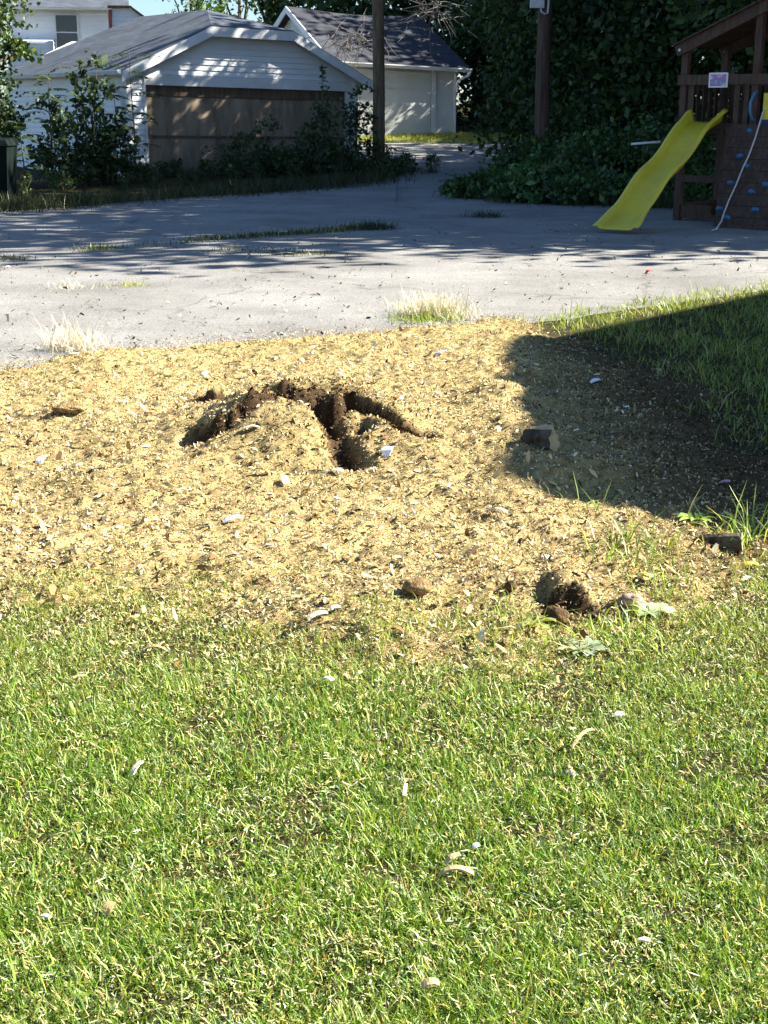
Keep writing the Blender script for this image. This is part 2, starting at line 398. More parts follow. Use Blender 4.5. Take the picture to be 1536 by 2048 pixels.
brn = 0.55 * np.clip(gs(mv[:, 0], mv[:, 1], -0.2, 6.75, 0.28, 0.45) + 0.5 * gs(mv[:, 0], mv[:, 1], 0.3, 4.5, 0.5, 0.35), 0, 1); dk = np.maximum(dk, (brn * vnoise(mv[:, 0], mv[:, 1], 0.12, 67, 3) * 1.5)[:, None]).clip(0, 1)
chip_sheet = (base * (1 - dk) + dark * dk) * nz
keep = (chmask(mv[:, 0], mv[:, 1]) > 0.03)
kf = keep[mf].any(1)
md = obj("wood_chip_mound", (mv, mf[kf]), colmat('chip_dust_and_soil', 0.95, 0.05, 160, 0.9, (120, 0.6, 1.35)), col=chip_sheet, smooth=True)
tag(md, kind="structure")

def landz(x, y):
    return np.maximum(np.where(chmask(x, y) > 0.03, mnd(x, y), -1), hgt(x, y))

def onsurf(px, py):                                  # first point where the sight line meets the relief
    r = ray(px, py); t = (0.45 - EYE) / r.z; t1 = (-0.1 - EYE) / r.z
    ts = np.linspace(t, t1, 400); g_ = r.z * ts + EYE - landz(r.x * ts, r.y * ts); i_ = int(np.argmax(g_ <= 0)); t = ts[i_] if (g_ <= 0).any() else -EYE / r.z
    return Vector((r.x * t, r.y * t, EYE + r.z * t))
def flakes(P, nrm, length, width, head, tilt, curl, col):
    """thin bent quads: P centre, local frame from heading + tilt"""
    n = len(P)
    d = np.stack([np.cos(head) * np.cos(tilt), np.sin(head) * np.cos(tilt), np.sin(tilt)], 1)
    s = np.stack([-np.sin(head), np.cos(head), np.zeros(n)], 1)
    roll = N.normal(0, 0.5, n)
    up = np.cross(d, s); s = s * np.cos(roll)[:, None] + up * np.sin(roll)[:, None]; up = np.cross(d, s)
    L = length[:, None] / 2; Wd = width[:, None] / 2; c = (curl * length)[:, None]
    v0 = P - d * L - s * Wd * 0.7; v1 = P - d * L + s * Wd * 0.5
    v2 = P + up * c + s * Wd; v3 = P + up * c - s * Wd
    v4 = P + d * L + s * Wd * 0.6; v5 = P + d * L - s * Wd * 0.4
    V = np.stack([v0, v1, v2, v3, v4, v5], 1).reshape(-1, 3)
    b = np.arange(n)[:, None] * 6
    Fq = np.concatenate([b + np.array([[0, 1, 2, 3]]), b + np.array([[3, 2, 4, 5]])], 0)
    return V, Fq, np.repeat(col, 6, 0)

def pick(cols, w, n, var=0.2):
    i = N.choice(len(cols), n, p=np.array(w) / sum(w))
    return np.clip(np.array(cols)[i] * (1 + N.normal(0, var, (n, 1))), 0.01, 0.95)
CHIPC = [(0.545, 0.43, 0.195), (0.67, 0.57, 0.325), (0.41, 0.285, 0.11), (0.20, 0.105, 0.04), (0.80, 0.74, 0.57), (0.10, 0.06, 0.03)]
def chips(n, x0, x1, y0, y1, smin, smax):
    x = N.uniform(x0, x1, n); y = y0 * (y1 / y0) ** N.random(n)       # denser towards the camera
    mk = chmask(x, y); so_ = soil(x, y)
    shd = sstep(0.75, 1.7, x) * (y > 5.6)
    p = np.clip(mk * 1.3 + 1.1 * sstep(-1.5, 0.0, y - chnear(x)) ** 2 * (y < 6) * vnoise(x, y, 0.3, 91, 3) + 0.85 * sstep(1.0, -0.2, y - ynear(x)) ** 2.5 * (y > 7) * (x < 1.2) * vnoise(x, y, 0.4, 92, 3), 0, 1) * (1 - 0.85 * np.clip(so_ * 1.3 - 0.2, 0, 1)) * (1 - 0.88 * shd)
    k = N.random(n) < p; x, y = x[k], y[k]; n = len(x)
    L = np.clip(np.exp(N.normal(math.log(smin), 0.45, n)), 0.004, smax)
    z = landz(x, y) + L * 0.24 + 0.012 * (chmask(x, y) < 0.5) * (y > 7)
    return flakes(np.stack([x, y, z], 1), None, L, L * N.uniform(0.16, 0.5, n), N.uniform(0, 2 * pi, n), N.normal(0, 0.62, n), N.normal(0, 0.14, n), pick(CHIPC, [30, 24, 20, 17, 4, 10], n))
a = chips(480000, -3.2, 2.4, 3.0, 11.9, 0.0086, 0.032); b = chips(5000, -2.6, 2.2, 3.5, 10.5, 0.026, 0.06)
def crumbs(n):                                       # soil crumbs on the cut banks and in the shaded, trampled part
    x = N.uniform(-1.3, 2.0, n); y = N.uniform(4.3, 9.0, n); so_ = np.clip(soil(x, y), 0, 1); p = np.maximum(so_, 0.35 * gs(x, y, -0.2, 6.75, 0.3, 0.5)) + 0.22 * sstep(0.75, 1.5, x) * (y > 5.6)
    k = N.random(n) < p; x, y = x[k], y[k]; n = len(x); L = np.clip(np.exp(N.normal(math.log(0.007), 0.5, n)), 0.003, 0.022)
    return flakes(np.stack([x, y, landz(x, y) + L * 0.25], 1), None, L, L * N.uniform(0.4, 0.9, n), N.uniform(0, 2 * pi, n), N.normal(0, 0.6, n), N.normal(0, 0.3, n), pick([(0.065, 0.04, 0.022), (0.11, 0.068, 0.036), (0.19, 0.12, 0.06), (0.42, 0.31, 0.15)], [4, 4, 3, 1.5], n))
c_ = crumbs(300000)
V = np.concatenate([a[0], b[0], c_[0]]); Fq = np.concatenate([a[1], b[1] + len(a[0]), c_[1] + len(a[0]) + len(b[0])]); C = np.concatenate([a[2], b[2], c_[2]])
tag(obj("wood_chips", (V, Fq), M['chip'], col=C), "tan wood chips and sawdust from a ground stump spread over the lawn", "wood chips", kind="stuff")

# ------------------------------------------------------------------ grass
GREEN = [(0.145, 0.262, 0.026), (0.235, 0.35, 0.048), (0.052, 0.122, 0.014), (0.42, 0.47, 0.11), (0.36, 0.46, 0.20), (0.52, 0.43, 0.16)]
def blades(x, y, z, L, w, lean, col, bend=0.5):
    n = len(x); ph = N.uniform(0, 2 * pi, n); th = np.abs(N.normal(0, lean, n)); sp = ph + pi / 2 + N.normal(0, 0.5, n)
    hx, hy = np.cos(ph), np.sin(ph)
    side = np.stack([np.cos(sp), np.sin(sp), N.normal(0, 0.15, n)], 1)
    rows = []
    bb = N.uniform(0.1, 1, n) * bend
    for t, wk in ((0, 0.8), (0.5, 1.0), (1.0, 0.12)):
        a_ = th + bb * t * 1.3
        r = L * t
        p = np.stack([x + hx * np.sin(a_) * r, y + hy * np.sin(a_) * r, z + np.cos(a_) * r], 1)
        rows += [p - side * (w * wk / 2)[:, None], p + side * (w * wk / 2)[:, None]]
    V = np.stack(rows, 1).reshape(-1, 3); b = np.arange(n)[:, None] * 6
    Fq = np.concatenate([b + np.array([[0, 1, 3, 2]]), b + np.array([[2, 3, 5, 4]])], 0)
    return V, Fq, np.repeat(col, 6, 0)
def join(parts):
    V, Fq, C = [], [], []; k = 0
    for v, f, c in parts: V.append(v); Fq.append(f + k); C.append(c); k += len(v)
    return np.concatenate(V), np.concatenate(Fq), np.concatenate(C)
def lawn(n, x0, x1, y0, y1, L0, w0, lean=0.55, fan=True, pmask=None):
    y = y0 * (y1 / y0) ** N.random(n); x = N.uniform(x0, x1, n)
    if fan: x = N.uniform(-1, 1, n) * (0.30 * y + 0.25)
    mk = chmask(x, y); cl = vnoise(x, y, 0.16, 71, 3); big = vnoise(x, y, 0.7, 72, 3)
    gm = np.where(y < 5.3, np.maximum(sstep(0.15, -0.30, y - chnear(x)), 0.6 * sstep(0.50, -0.3, y - chnear(x) + 1.3 * (vnoise(x, y, 0.35, 73, 3) - 0.5)) ** 1.5), np.clip(1.05 - 1.5 * mk, 0, 1)); p = gm * np.clip(0.38 + 2.0 * (cl - 0.32), 0.22, 1)
    if pmask is not None: p = p * pmask(x, y)
    k = N.random(n) < p; x, y, cl, big = x[k], y[k], cl[k], big[k]; n = len(x)
    L = L0 * np.exp(N.normal(0, 0.35, n)) * (0.55 + 0.9 * cl); w = w0 * np.exp(N.normal(0, 0.3, n))
    dry = np.clip(0.7 * sstep(3.3, 4.5, y) + 0.5 * (big - 0.55), 0, 0.8)[:, None]
    c = pick(GREEN, [30, 28, 22, 10, 7, 8], n); c = c * (1 - dry * 0.45) + np.array([0.40, 0.38, 0.13]) * dry * 0.45
    return blades(x, y, landz(x, y) - 0.004, L, w, lean, c)
near = lawn(330000, 0, 0, 1.85, 5.3, 0.027, 0.0026, 0.75)
lg = obj("lawn_grass", near[:2], M['blade'], col=near[2])
tag(lg, "bright green mown lawn in full sun in the foreground", "grass", kind="stuff")
rl = join([lawn(70000, 0.9, 5.5, 4.2, 15, 0.06, 0.005, 0.5, False, lambda x, y: np.clip((x - 1.25) * 1.3 + 0.5 * (vnoise(x, y, 0.5, 75, 3) - 0.5), 0.0, 1) * (y < ynear(x) - 0.15) * (x < 0.30 * y + 1)),
           lawn(14000, 0.1, 4.6, 9.8, 14.6, 0.06, 0.006, 0.6, False, lambda x, y: sstep(1.3, 0.5, ynear(x) - y) * (y < ynear(x) + 0.12 * np.sin(x * 9)) * sstep(0.0, 1.0, x))])
tag(obj("shaded_lawn_grass", rl[:2], M['blade'], col=rl[2]), "lawn grass at the right, mostly in building shadow", "grass", kind="stuff")
# clippings, straw and crumbs lying in the lawn
n = 80000; y = 1.85 * (5.0 / 1.85) ** N.random(n); x = N.uniform(-1, 1, n) * (0.30 * y + 0.25)
k = N.random(n) < np.clip(0.25 + 0.9 * (vnoise(x, y, 0.25, 77, 3) - 0.25) + 0.5 * sstep(3.2, 4.4, y), 0, 1) * (1 - 0.8 * chmask(x, y)); x, y = x[k], y[k]; n = len(x)
L = 0.009 * np.exp(N.normal(0, 0.55, n))
cl_ = flakes(np.stack([x, y, landz(x, y) + N.uniform(0.004, 0.030, n)], 1), None, L, np.minimum(L * 0.25, 0.0028), N.uniform(0, 2 * pi, n), N.normal(0, 0.5, n), N.normal(0, 0.15, n),
             pick([(0.48, 0.38, 0.17), (0.36, 0.26, 0.10), (0.60, 0.52, 0.31), (0.30, 0.38, 0.14), (0.40, 0.46, 0.28), (0.22, 0.12, 0.05)], [22, 18, 7, 28, 18, 7], n))
tag(obj("lawn_clippings", cl_[:2], M['chip'], col=cl_[2]), "dry clippings and tan crumbs scattered in the foreground lawn", "clippings", kind="stuff")
# far grass strips: in front of the second garage, the weedy verge, the crack in the asphalt
def scatter(n, pts, wid, L0, w0, cols, wts, lean=0.6):
    pts = np.array(pts, float); sgl = np.hypot(*np.diff(pts, axis=0).T); cum = np.concatenate([[0], np.cumsum(sgl)])
    t = N.random(n) * cum[-1]; px = np.interp(t, cum, pts[:, 0]); py = np.interp(t, cum, pts[:, 1])
    r = N.normal(0, 1, (n, 2)) * np.array(wid) * (0.4 + 1.2 * vnoise(px, py, 0.6, 81, 2))[:, None]
    x, y = px + r[:, 0], py + r[:, 1]
    k = N.random(n) < sstep(0.30, 0.55, vnoise(px, py, 0.9, 82, 3)) + 0.12
    x, y = x[k], y[k]; n = len(x)
    return blades(x, y, hgt(x, y), L0 * np.clip(np.exp(N.normal(0, 0.35, n)), 0, 1.5), w0 * np.exp(N.normal(0, 0.3, n)), lean, pick(cols, wts, n))
YG = [(0.30, 0.36, 0.07), (0.42, 0.42, 0.12), (0.20, 0.28, 0.05), (0.52, 0.46, 0.2)]
n = 26000; x = N.uniform(-4, 5, n); y = N.uniform(43.2, 46.2, n); k = y < 46.2 - 0.0 * x; x, y = x[k], y[k]; n = len(x)
fg = blades(x, y, hgt(x, y), 0.09 * np.exp(N.normal(0, 0.3, n)), np.full(n, 0.014), 0.5, pick(YG, [30, 30, 20, 15], n))
tag(obj("alley_grass", fg[:2], M['blade'], col=fg[2]), "sunlit yellow green grass strip below the far white garage", "grass", kind="stuff")
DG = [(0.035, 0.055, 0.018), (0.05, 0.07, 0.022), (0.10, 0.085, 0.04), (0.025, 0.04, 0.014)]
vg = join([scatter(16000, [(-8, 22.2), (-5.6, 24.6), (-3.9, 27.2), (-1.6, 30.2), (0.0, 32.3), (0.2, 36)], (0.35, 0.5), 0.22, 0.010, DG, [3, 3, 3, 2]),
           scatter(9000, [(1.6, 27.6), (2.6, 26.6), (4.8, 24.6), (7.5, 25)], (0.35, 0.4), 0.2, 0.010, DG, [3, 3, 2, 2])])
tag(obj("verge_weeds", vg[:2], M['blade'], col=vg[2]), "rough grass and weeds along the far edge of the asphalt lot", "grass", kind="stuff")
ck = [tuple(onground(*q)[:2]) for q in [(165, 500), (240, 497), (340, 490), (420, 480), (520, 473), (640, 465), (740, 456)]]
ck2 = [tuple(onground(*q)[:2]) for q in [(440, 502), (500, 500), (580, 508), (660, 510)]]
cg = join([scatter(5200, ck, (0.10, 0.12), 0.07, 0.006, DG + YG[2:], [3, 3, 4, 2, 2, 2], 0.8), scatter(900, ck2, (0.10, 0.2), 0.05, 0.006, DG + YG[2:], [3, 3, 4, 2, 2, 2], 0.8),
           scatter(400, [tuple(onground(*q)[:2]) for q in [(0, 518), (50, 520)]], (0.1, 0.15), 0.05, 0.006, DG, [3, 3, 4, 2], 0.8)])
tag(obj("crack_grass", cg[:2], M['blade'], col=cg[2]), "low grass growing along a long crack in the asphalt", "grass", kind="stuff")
# grit, twigs and crumbs on the lot
n = 2600; y = 9.2 + 12 * N.random(n) ** 1.8; x = N.uniform(-1, 1, n) * 0.32 * y; k = (y > ynear(x)); x, y = x[k], y[k]; n = len(x)
L = 0.018 * np.exp(N.normal(0, 0.6, n))
dv = flakes(np.stack([x, y, hgt(x, y) + 0.016], 1), None, L, np.minimum(L * 0.5, 0.02), N.uniform(0, 2 * pi, n), N.normal(0, 0.35, n), N.normal(0, 0.25, n),
            pick([(0.05, 0.04, 0.03), (0.14, 0.10, 0.06), (0.5, 0.42, 0.26), (0.3, 0.25, 0.18)], [5, 4, 3, 3], n))
tag(obj("lot_grit", dv[:2], M['chip'], col=dv[2]), "twigs, dry leaves and crumbs on the sunlit asphalt", "debris", kind="stuff")

def tuft(name, label, p, n, L0, w0, r, cols, wts, lean=0.6, group=None, cat="grass tuft"):
    x = p[0] + N.normal(0, r, n); y = p[1] + N.normal(0, r, n)
    b = blades(x, y, landz(x, y) - 0.003, L0 * np.clip(np.exp(N.normal(0, 0.35, n)), 0, 1.5), np.full(n, w0), lean, pick(cols, wts, n), 0.7)
    return tag(obj(name, b[:2], M['straw' if cols[0][0] > 0.6 else 'blade'], at=(p[0], p[1], float(landz(p[0], p[1]))), col=b[2]), label, cat, group)
STRAW = [(0.62, 0.54, 0.37), (0.70, 0.63, 0.47), (0.48, 0.41, 0.24), (0.32, 0.38, 0.14)]
tuft("grass_tuft", "large straw coloured seeding grass tuft at the sunlit lot edge", onground(872, 632), 2200, 0.17, 0.003, 0.13, STRAW, [4, 4, 1.5, 2], 0.8)
tuft("grass_tuft", "low green tuft at the foot of the big straw tuft", onground(850, 642), 420, 0.09, 0.006, 0.13, GREEN, [3, 3, 2, 4, 2, 3], 0.9)
tuft("grass_tuft", "pale dry grass tuft at the left edge of the chips", onground(150, 700), 700, 0.20, 0.003, 0.10, STRAW[:3], [4, 4, 1], 1.0)
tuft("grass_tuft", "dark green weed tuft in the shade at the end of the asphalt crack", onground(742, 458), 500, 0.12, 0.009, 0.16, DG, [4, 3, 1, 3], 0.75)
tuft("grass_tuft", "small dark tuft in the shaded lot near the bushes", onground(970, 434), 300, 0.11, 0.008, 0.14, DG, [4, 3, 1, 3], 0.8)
tuft("grass_tuft", "small bright green tuft alone on the sunlit asphalt", onground(260, 572), 240, 0.06, 0.005, 0.10, YG, [3, 3, 2, 2], 1.1)
tuft("grass_tuft", "flat straw patch on the sunlit asphalt left of the small green tuft", onground(145, 577), 260, 0.06, 0.004, 0.13, STRAW, [4, 4, 2, 1], 1.3)
for lab, q, nn, LL in [("thin green grass clump sprouting through chips right of the mound", (1270, 1105), 120, 0.10), ("grass sprigs on the sunlit edge of the building shadow", (1195, 1020), 22, 0.11),
                   ("tall grass clump at the far right beside the log", (1490, 1075), 110, 0.14), ("grass sprigs below the pit by the broad leaf weed", (1320, 1175), 50, 0.09),
                   ("grass clump right of the grey weed at the chip edge", (1240, 1290), 160, 0.08), ("grass sprigs in the chips left of the pit", (1045, 1240), 40, 0.07)]:
    p = onsurf(q[0], q[1]); tuft("grass_sprig", lab, p, nn, LL, 0.005, 0.09, GREEN, [3, 4, 2, 3, 3, 2], 0.7, cat="grass sprig")

# ------------------------------------------------------------------ garage with boarded door
TH = radians(38); U = Vector((cos(TH), sin(TH), 0)); VB = Vector((-sin(TH), cos(TH), 0))
GP = Vector((-5.8, 33.0, 0.06)); GW, GD = 6.45, 6.6
def gl(u, v, z): return GP + U * u + VB * v + Vector((0, 0, z - 0.018 * u))
garage = thing("boarded_garage", "white clapboard garage with plywood over its door and a clipped gable roof", "garage", gl(0, 0, 0))
def frontw(u, o, z): return gl(u, -o, z)
m = MB()
zE = 2.44
def topz(u): return min(2.50 + 0.45 * min(u, GW - u), 3.36)
gable = [(0, 2.34), (GW, 2.34), (GW, 2.46), (GW - 1.95, 3.34), (1.95, 3.34), (0, 2.46)]
lap_wall(m, gable, 0.125, frontw); lap_wall(m, [(0, 0), (0.42, 0), (0.42, 2.34), (0, 2.34)], 0.125, frontw); lap_wall(m, [(6.2, 0), (GW, 0), (GW, 2.34), (6.2, 2.34)], 0.125, frontw)
lap_wall(m, [(0, 0), (GD, 0), (GD, 2.5), (0, 2.5)], 0.125, lambda w, o, z: gl(-o, w, z))
lap_wall(m, [(0, 0), (GD, 0), (GD, 2.5), (0, 2.5)], 0.125, lambda w, o, z: gl(GW + o, w, z))
lap_wall(m, [(0, 0), (GW, 0), (GW, 2.46), (GW - 1.95, 3.34), (1.95, 3.34), (0, 2.46)], 0.125, lambda w, o, z: gl(w, GD + o, z))
obj("wall", m.vf(), M['siding'], garage)
# roof planes
OV, OF = 0.28, 0.30
def rz(u): return 2.46 + 0.45 * u
zc = 3.40; uc = (zc - 2.46) / 0.45; uR = GW / 2; zR = rz(uR)
rv = 1.75
top = lambda u, v, z: gl(u, v, z + 0.05)
pl = [[top(-OV, -OF, rz(-OV)), top(-OV, GD + OF, rz(-OV)), top(uR, GD - 1.4, zR), top(uR, rv, zR), top(uc, -OF, zc)],
      [top(GW + OV, GD + OF, rz(-OV)), top(GW + OV, -OF, rz(-OV)), top(GW - uc, -OF, zc), top(uR, rv, zR), top(uR, GD - 1.4, zR)],
      [top(uc, -OF, zc), top(uR, rv, zR), top(GW - uc, -OF, zc)],
      [top(-OV, GD + OF, rz(-OV)), top(GW + OV, GD + OF, rz(-OV)), top(uR, GD - 1.4, zR)]]
def roof_obj(name, polys, parent, thick=0.05, axes=None):
    vs, fs, uvs = [], [], []
    for p in polys:
        p = [Vector(q) for q in p]; nrm = (p[1] - p[0]).cross(p[2] - p[0]).normalized()
        if nrm.z < 0: p = p[::-1]; nrm = -nrm
        ex = Vector((0, 0, 1)).cross(nrm).normalized(); ey = nrm.cross(ex)
        k = len(vs); vs += p; fs.append(tuple(range(k, k + len(p)))); uvs += [(q.dot(ex), q.dot(ey)) for q in p]
        k2 = len(vs); vs += [q - nrm * thick for q in p]; fs.append(tuple(range(k2 + len(p) - 1, k2 - 1, -1))); uvs += [(0, 0)] * len(p)
        for j in range(len(p)):
            j2 = (j + 1) % len(p); fs.append((k + j, k2 + j, k2 + j2, k + j2))
    o = obj(name, (np.array([tuple(q) for q in vs]), fs), M['roof'], parent)
    ul = o.data.uv_layers.new(name="UVMap")
    for lp in o.data.loops: ul.data[lp.index].uv = uvs[lp.vertex_index]
    return o
roof_obj("roof", pl, garage)
# rake boards along the front edge
def rakeboards(parent, l, w, uc, zc, ov, of, h=0.17):
    m = MB(); t = 0.03; d0 = -0.02
    pts = [(-ov, rz0(-ov)), (uc, zc), (w - uc, zc), (w + ov, rz0(-ov))]
    for (u0, z0), (u1, z1) in zip(pts[:-1], pts[1:]):
        b = [l(u0, -of - t, z0 + d0 - h), l(u1, -of - t, z1 + d0 - h), l(u1, -of + 0.0, z1 + d0 - h), l(u0, -of + 0.0, z0 + d0 - h)]
        m.hexa(b, [q + Vector((0, 0, h + 0.045)) for q in b])
    return obj("rake_board", m.vf(), M['trim'], parent)
rz0 = rz
rakeboards(garage, gl, GW, uc, zc, OV, OF)
m = MB()   # soffits under the overhang
m.hexa([gl(-OV, -OF, 2.30), gl(0.0, -OF, 2.42), gl(0.0, GD, 2.42), gl(-OV, GD, 2.30)], [gl(-OV, -OF, 2.325), gl(0.0, -OF, 2.445), gl(0.0, GD, 2.445), gl(-OV, GD, 2.325)])
obj("soffit", m.vf(), M['trim'], garage)
def gutter(parent, a, b, outw):
    a, b, o = Vector(a), Vector(b), Vector(outw); m = MB(); up = Vector((0, 0, 1))
    prof = [(0, 0), (0.0, -0.11), (0.07, -0.11), (0.11, -0.03), (0.11, 0.0), (0.098, 0.0), (0.098, -0.028), (0.062, -0.098), (0.012, -0.098), (0.012, 0)]
    P = [[q + o * x + up * z for x, z in prof] for q in (a, b)]; n = len(prof)
    m.add(P[0] + P[1], [(i, (i + 1) % n, (i + 1) % n + n, i + n) for i in range(n)] + [tuple(range(n - 1, -1, -1)), tuple(range(n, 2 * n))])
    return obj("gutter", m.vf(), M['trim'], parent)
gutter(garage, gl(-OV - 0.005, -OF - 0.02, 2.40), gl(-OV - 0.005, GD + OF, 2.40), -U)
gutter(garage, gl(GW + OV + 0.005, -OF + 0.05, 2.37), gl(GW + OV + 0.005, GD + OF, 2.37), U)
m = MB(); m.tube([gl(-OV - 0.06, 0.30, 2.29), gl(-OV - 0.06, 0.30, 2.16), gl(-OV + 0.02, 0.26, 2.06), gl(-0.10, 0.18, 1.92), gl(-0.055, 0.15, 1.84), gl(-0.055, 0.15, 0.35), gl(-0.055, 0.15, 0.08)], 0.042, 8)
obj("downspout", m.vf(), M['trim'], garage, smooth=True)
m = MB()
for u in (-0.03,): m.box(gl(u, -0.035, 0.02), U * 0.13, VB * 0.035, (0, 0, 2.36)); m.box(gl(u, 0.0, 0.02), U * 0.028, VB * 0.12, (0, 0, 2.40))
obj("corner_trim", m.vf(), M['trim'], garage)
obj("corner_trim", MB().box(gl(GW - 0.10, -0.035, 0.02), U * 0.13, VB * 0.035, (0, 0, 2.36)).vf(), M['trim'], garage)
m = MB(); m.box(gl(0.42, -0.045, 2.10), U * 5.78 - Vector((0, 0, 0.018 * 5.78)), VB * 0.04, (0, 0, 0.235))
m.box(gl(0.40, -0.04, 0.0), U * 0.06, VB * 0.12, (0, 0, 2.10)); m.box(gl(6.14, -0.04, 0.0), U * 0.06, VB * 0.12, (0, 0, 2.10))
obj("door_frame", m.vf(), M['trim'], garage)
door = obj("garage_door", MB().box(gl(0.46, 0.10, 0.0), U * 5.68 - Vector((0, 0, 0.018 * 5.68)), VB * 0.03, (0, 0, 2.12)).vf(), M['brownrail'], garage)
for k, (ua, ub) in enumerate([(0.475, 2.35), (2.36, 4.24), (4.25, 6.12)]):
    for za, zb in ((0.03, 0.93), (0.99, 1.86)):
        w_ = ub - ua
        m = MB().box(gl(ua, 0.07 + 0.006 * (k % 2), za), U * w_ - Vector((0, 0, 0.018 * w_)), VB * 0.02, (0, 0, zb - za))
        obj("plywood_sheet", m.vf(), M['plywood'], door)
m = MB().box(gl(0.47, 0.045, 1.87), U * 5.66 - Vector((0, 0, 0.018 * 5.66)), VB * 0.05, (0, 0, 0.22)); obj("top_board", m.vf(), M['brownrail'], door)
m = MB().box(gl(0.47, 0.05, 0.935), U * 5.66 - Vector((0, 0, 0.018 * 5.66)), VB * 0.03, (0, 0, 0.05)); obj("rail", m.vf(), M['brownrail'], door)

# ------------------------------------------------------------------ second white garage beyond the alley
TH2 = radians(27); U2 = Vector((cos(TH2), sin(TH2), 0)); V2 = Vector((-sin(TH2), cos(TH2), 0))
Q = Vector((-1.45, 44.4, 0.72)); W2, D2 = 4.15, 6.0
def l2(u, v, z): return Q + U2 * u + V2 * v + Vector((0, 0, z - 0.035 * u))
far_g = thing("alley_garage", "cream white garage with shaded sagging roof beyond the alley behind the pole", "garage", l2(0, 0, 0))
m = MB()
lap_wall(m, [(0, 0), (W2, 0), (W2, 2.35), (0, 2.35)], 0.30, lambda u, o, z: l2(u, -o, z), 0.008)
lap_wall(m, [(0, 0), (D2, 0), (D2, 2.35), (D2 / 2, 3.9), (0, 2.35)], 0.15, lambda u, o, z: l2(-o, u, z)); lap_wall(m, [(0, 0), (D2, 0), (D2, 2.35), (D2 / 2, 3.9), (0, 2.35)], 0.15, lambda u, o, z: l2(W2 + o, u, z))
m.add([l2(0, D2, 0), l2(W2, D2, 0), l2(W2, D2, 2.35), l2(0, D2, 2.35)], [(3, 2, 1, 0)])
obj("wall", m.vf(), M['cream'], far_g)
sg = lambda u: -0.10 * sin(pi * min(max(u / W2, 0), 1))
M['shaded_roof'] = M['roof'].copy(); M['shaded_roof'].name = 'shaded_shingles'
for nd in M['shaded_roof'].node_tree.nodes:
    if nd.type == 'TEX_BRICK': nd.inputs["Color1"].default_value = (0.022, 0.025, 0.034, 1); nd.inputs["Color2"].default_value = (0.04, 0.044, 0.056, 1)  # foliage shade over this roof is put into darker shingle colours
us = np.linspace(-0.3, W2 + 0.35, 9)
polys = []
for a_, b_ in zip(us[:-1], us[1:]):
    polys.append([l2(a_, -0.35, 2.30 + sg(a_)), l2(b_, -0.35, 2.30 + sg(b_)), l2(b_, D2 / 2, 4.02 + sg(b_)), l2(a_, D2 / 2, 4.02 + sg(a_))])
    polys.append([l2(a_, D2 + 0.35, 2.30), l2(b_, D2 + 0.35, 2.30), l2(b_, D2 / 2, 4.02 + sg(b_)), l2(a_, D2 / 2, 4.02 + sg(a_))])
roof_obj("roof", polys, far_g).data.materials[0] = M["shaded_roof"]
m = MB()
for v0, v1, z0, z1 in ((-0.35, D2 / 2, 2.26, 3.98), (D2 / 2, D2 + 0.35, 3.98, 2.26)):
    b = [l2(-0.34, v0, z0 - 0.16), l2(-0.34, v1, z1 - 0.16), l2(-0.305, v1, z1 - 0.16), l2(-0.305, v0, z0 - 0.16)]; m.hexa(b, [q + Vector((0, 0, 0.2)) for q in b])
obj("rake_board", m.vf(), M['trim'], far_g)
gutter(far_g, l2(-0.3, -0.355, 2.28), l2(W2 + 0.35, -0.355, 2.28), -V2)
m = MB().box(l2(W2 - 0.85, -0.05, 0.02), U2 * 0.14, V2 * 0.04, (0, 0, 2.25)).box(l2(W2 - 0.03, -0.035, 0.02), U2 * 0.06, V2 * 0.03, (0, 0, 2.25)); obj("pilaster", m.vf(), M['trim'], far_g)
d2 = obj("garage_door", MB().box(l2(0.55, -0.03, 0.03), U2 * 2.7 - Vector((0, 0, 0.095)), V2 * 0.012, (0, 0, 2.1)).vf(), M['cream'], far_g)
for k in range(4):
    obj("door_panel", MB().box(l2(0.57, -0.042, 0.05 + 0.52 * k), U2 * 2.66 - Vector((0, 0, 0.093)), V2 * 0.011, (0, 0, 0.50)).vf(), M['cream'], d2)
m = MB().tube([l2(W2 + 0.30, -0.42, 2.18), l2(W2 + 0.26, -0.40, 2.08), l2(W2 + 0.14, -0.2, 1.98), l2(W2 + 0.06, -0.05, 1.90), l2(W2 + 0.05, -0.04, 1.6)], 0.045, 8); obj("downspout", m.vf(), M['trim'], far_g, smooth=True)

# ------------------------------------------------------------------ white house far left
hp = Vector((-17.6, 70.0, 1.4)); TH3 = radians(10); U3 = Vector((cos(TH3), sin(TH3), 0)); V3 = Vector((-sin(TH3), cos(TH3), 0))
def l3(u, v, z): return hp + U3 * u + V3 * v + Vector((0, 0, z))
house = thing("white_house", "two storey white house with a dark window behind the boarded garage", "house", l3(0, 0, 0))
m = MB()
lap_wall(m, [(0, 0), (5.0, 0), (5.0, 4.9), (0, 4.9)], 0.2, lambda u, o, z: l3(u, -o, z)); lap_wall(m, [(0, 0), (8, 0), (8, 4.9), (0, 4.9)], 0.2, lambda u, o, z: l3(5.0 + o, u, z)); lap_wall(m, [(0, 0), (8, 0), (8, 4.9), (0, 4.9)], 0.2, lambda u, o, z: l3(-o, u, z))
obj("wall", m.vf(), M['siding'], house)
roof_obj("roof", [[l3(-0.5, -0.5, 4.85), l3(5.5, -0.5, 4.85), l3(5.5, 4, 6.9), l3(-0.5, 4, 6.9)], [l3(-0.5, 8.5, 4.85), l3(5.5, 8.5, 4.85), l3(5.5, 4, 6.9), l3(-0.5, 4, 6.9)]], house)
gutter(house, l3(-0.5, -0.51, 4.86), l3(5.5, -0.51, 4.86), -V3)
wn = obj("window", MB().box(l3(1.95, -0.06, 2.9), U3 * 1.15, V3 * 0.06, (0, 0, 1.7)).vf(), M['trim'], house)
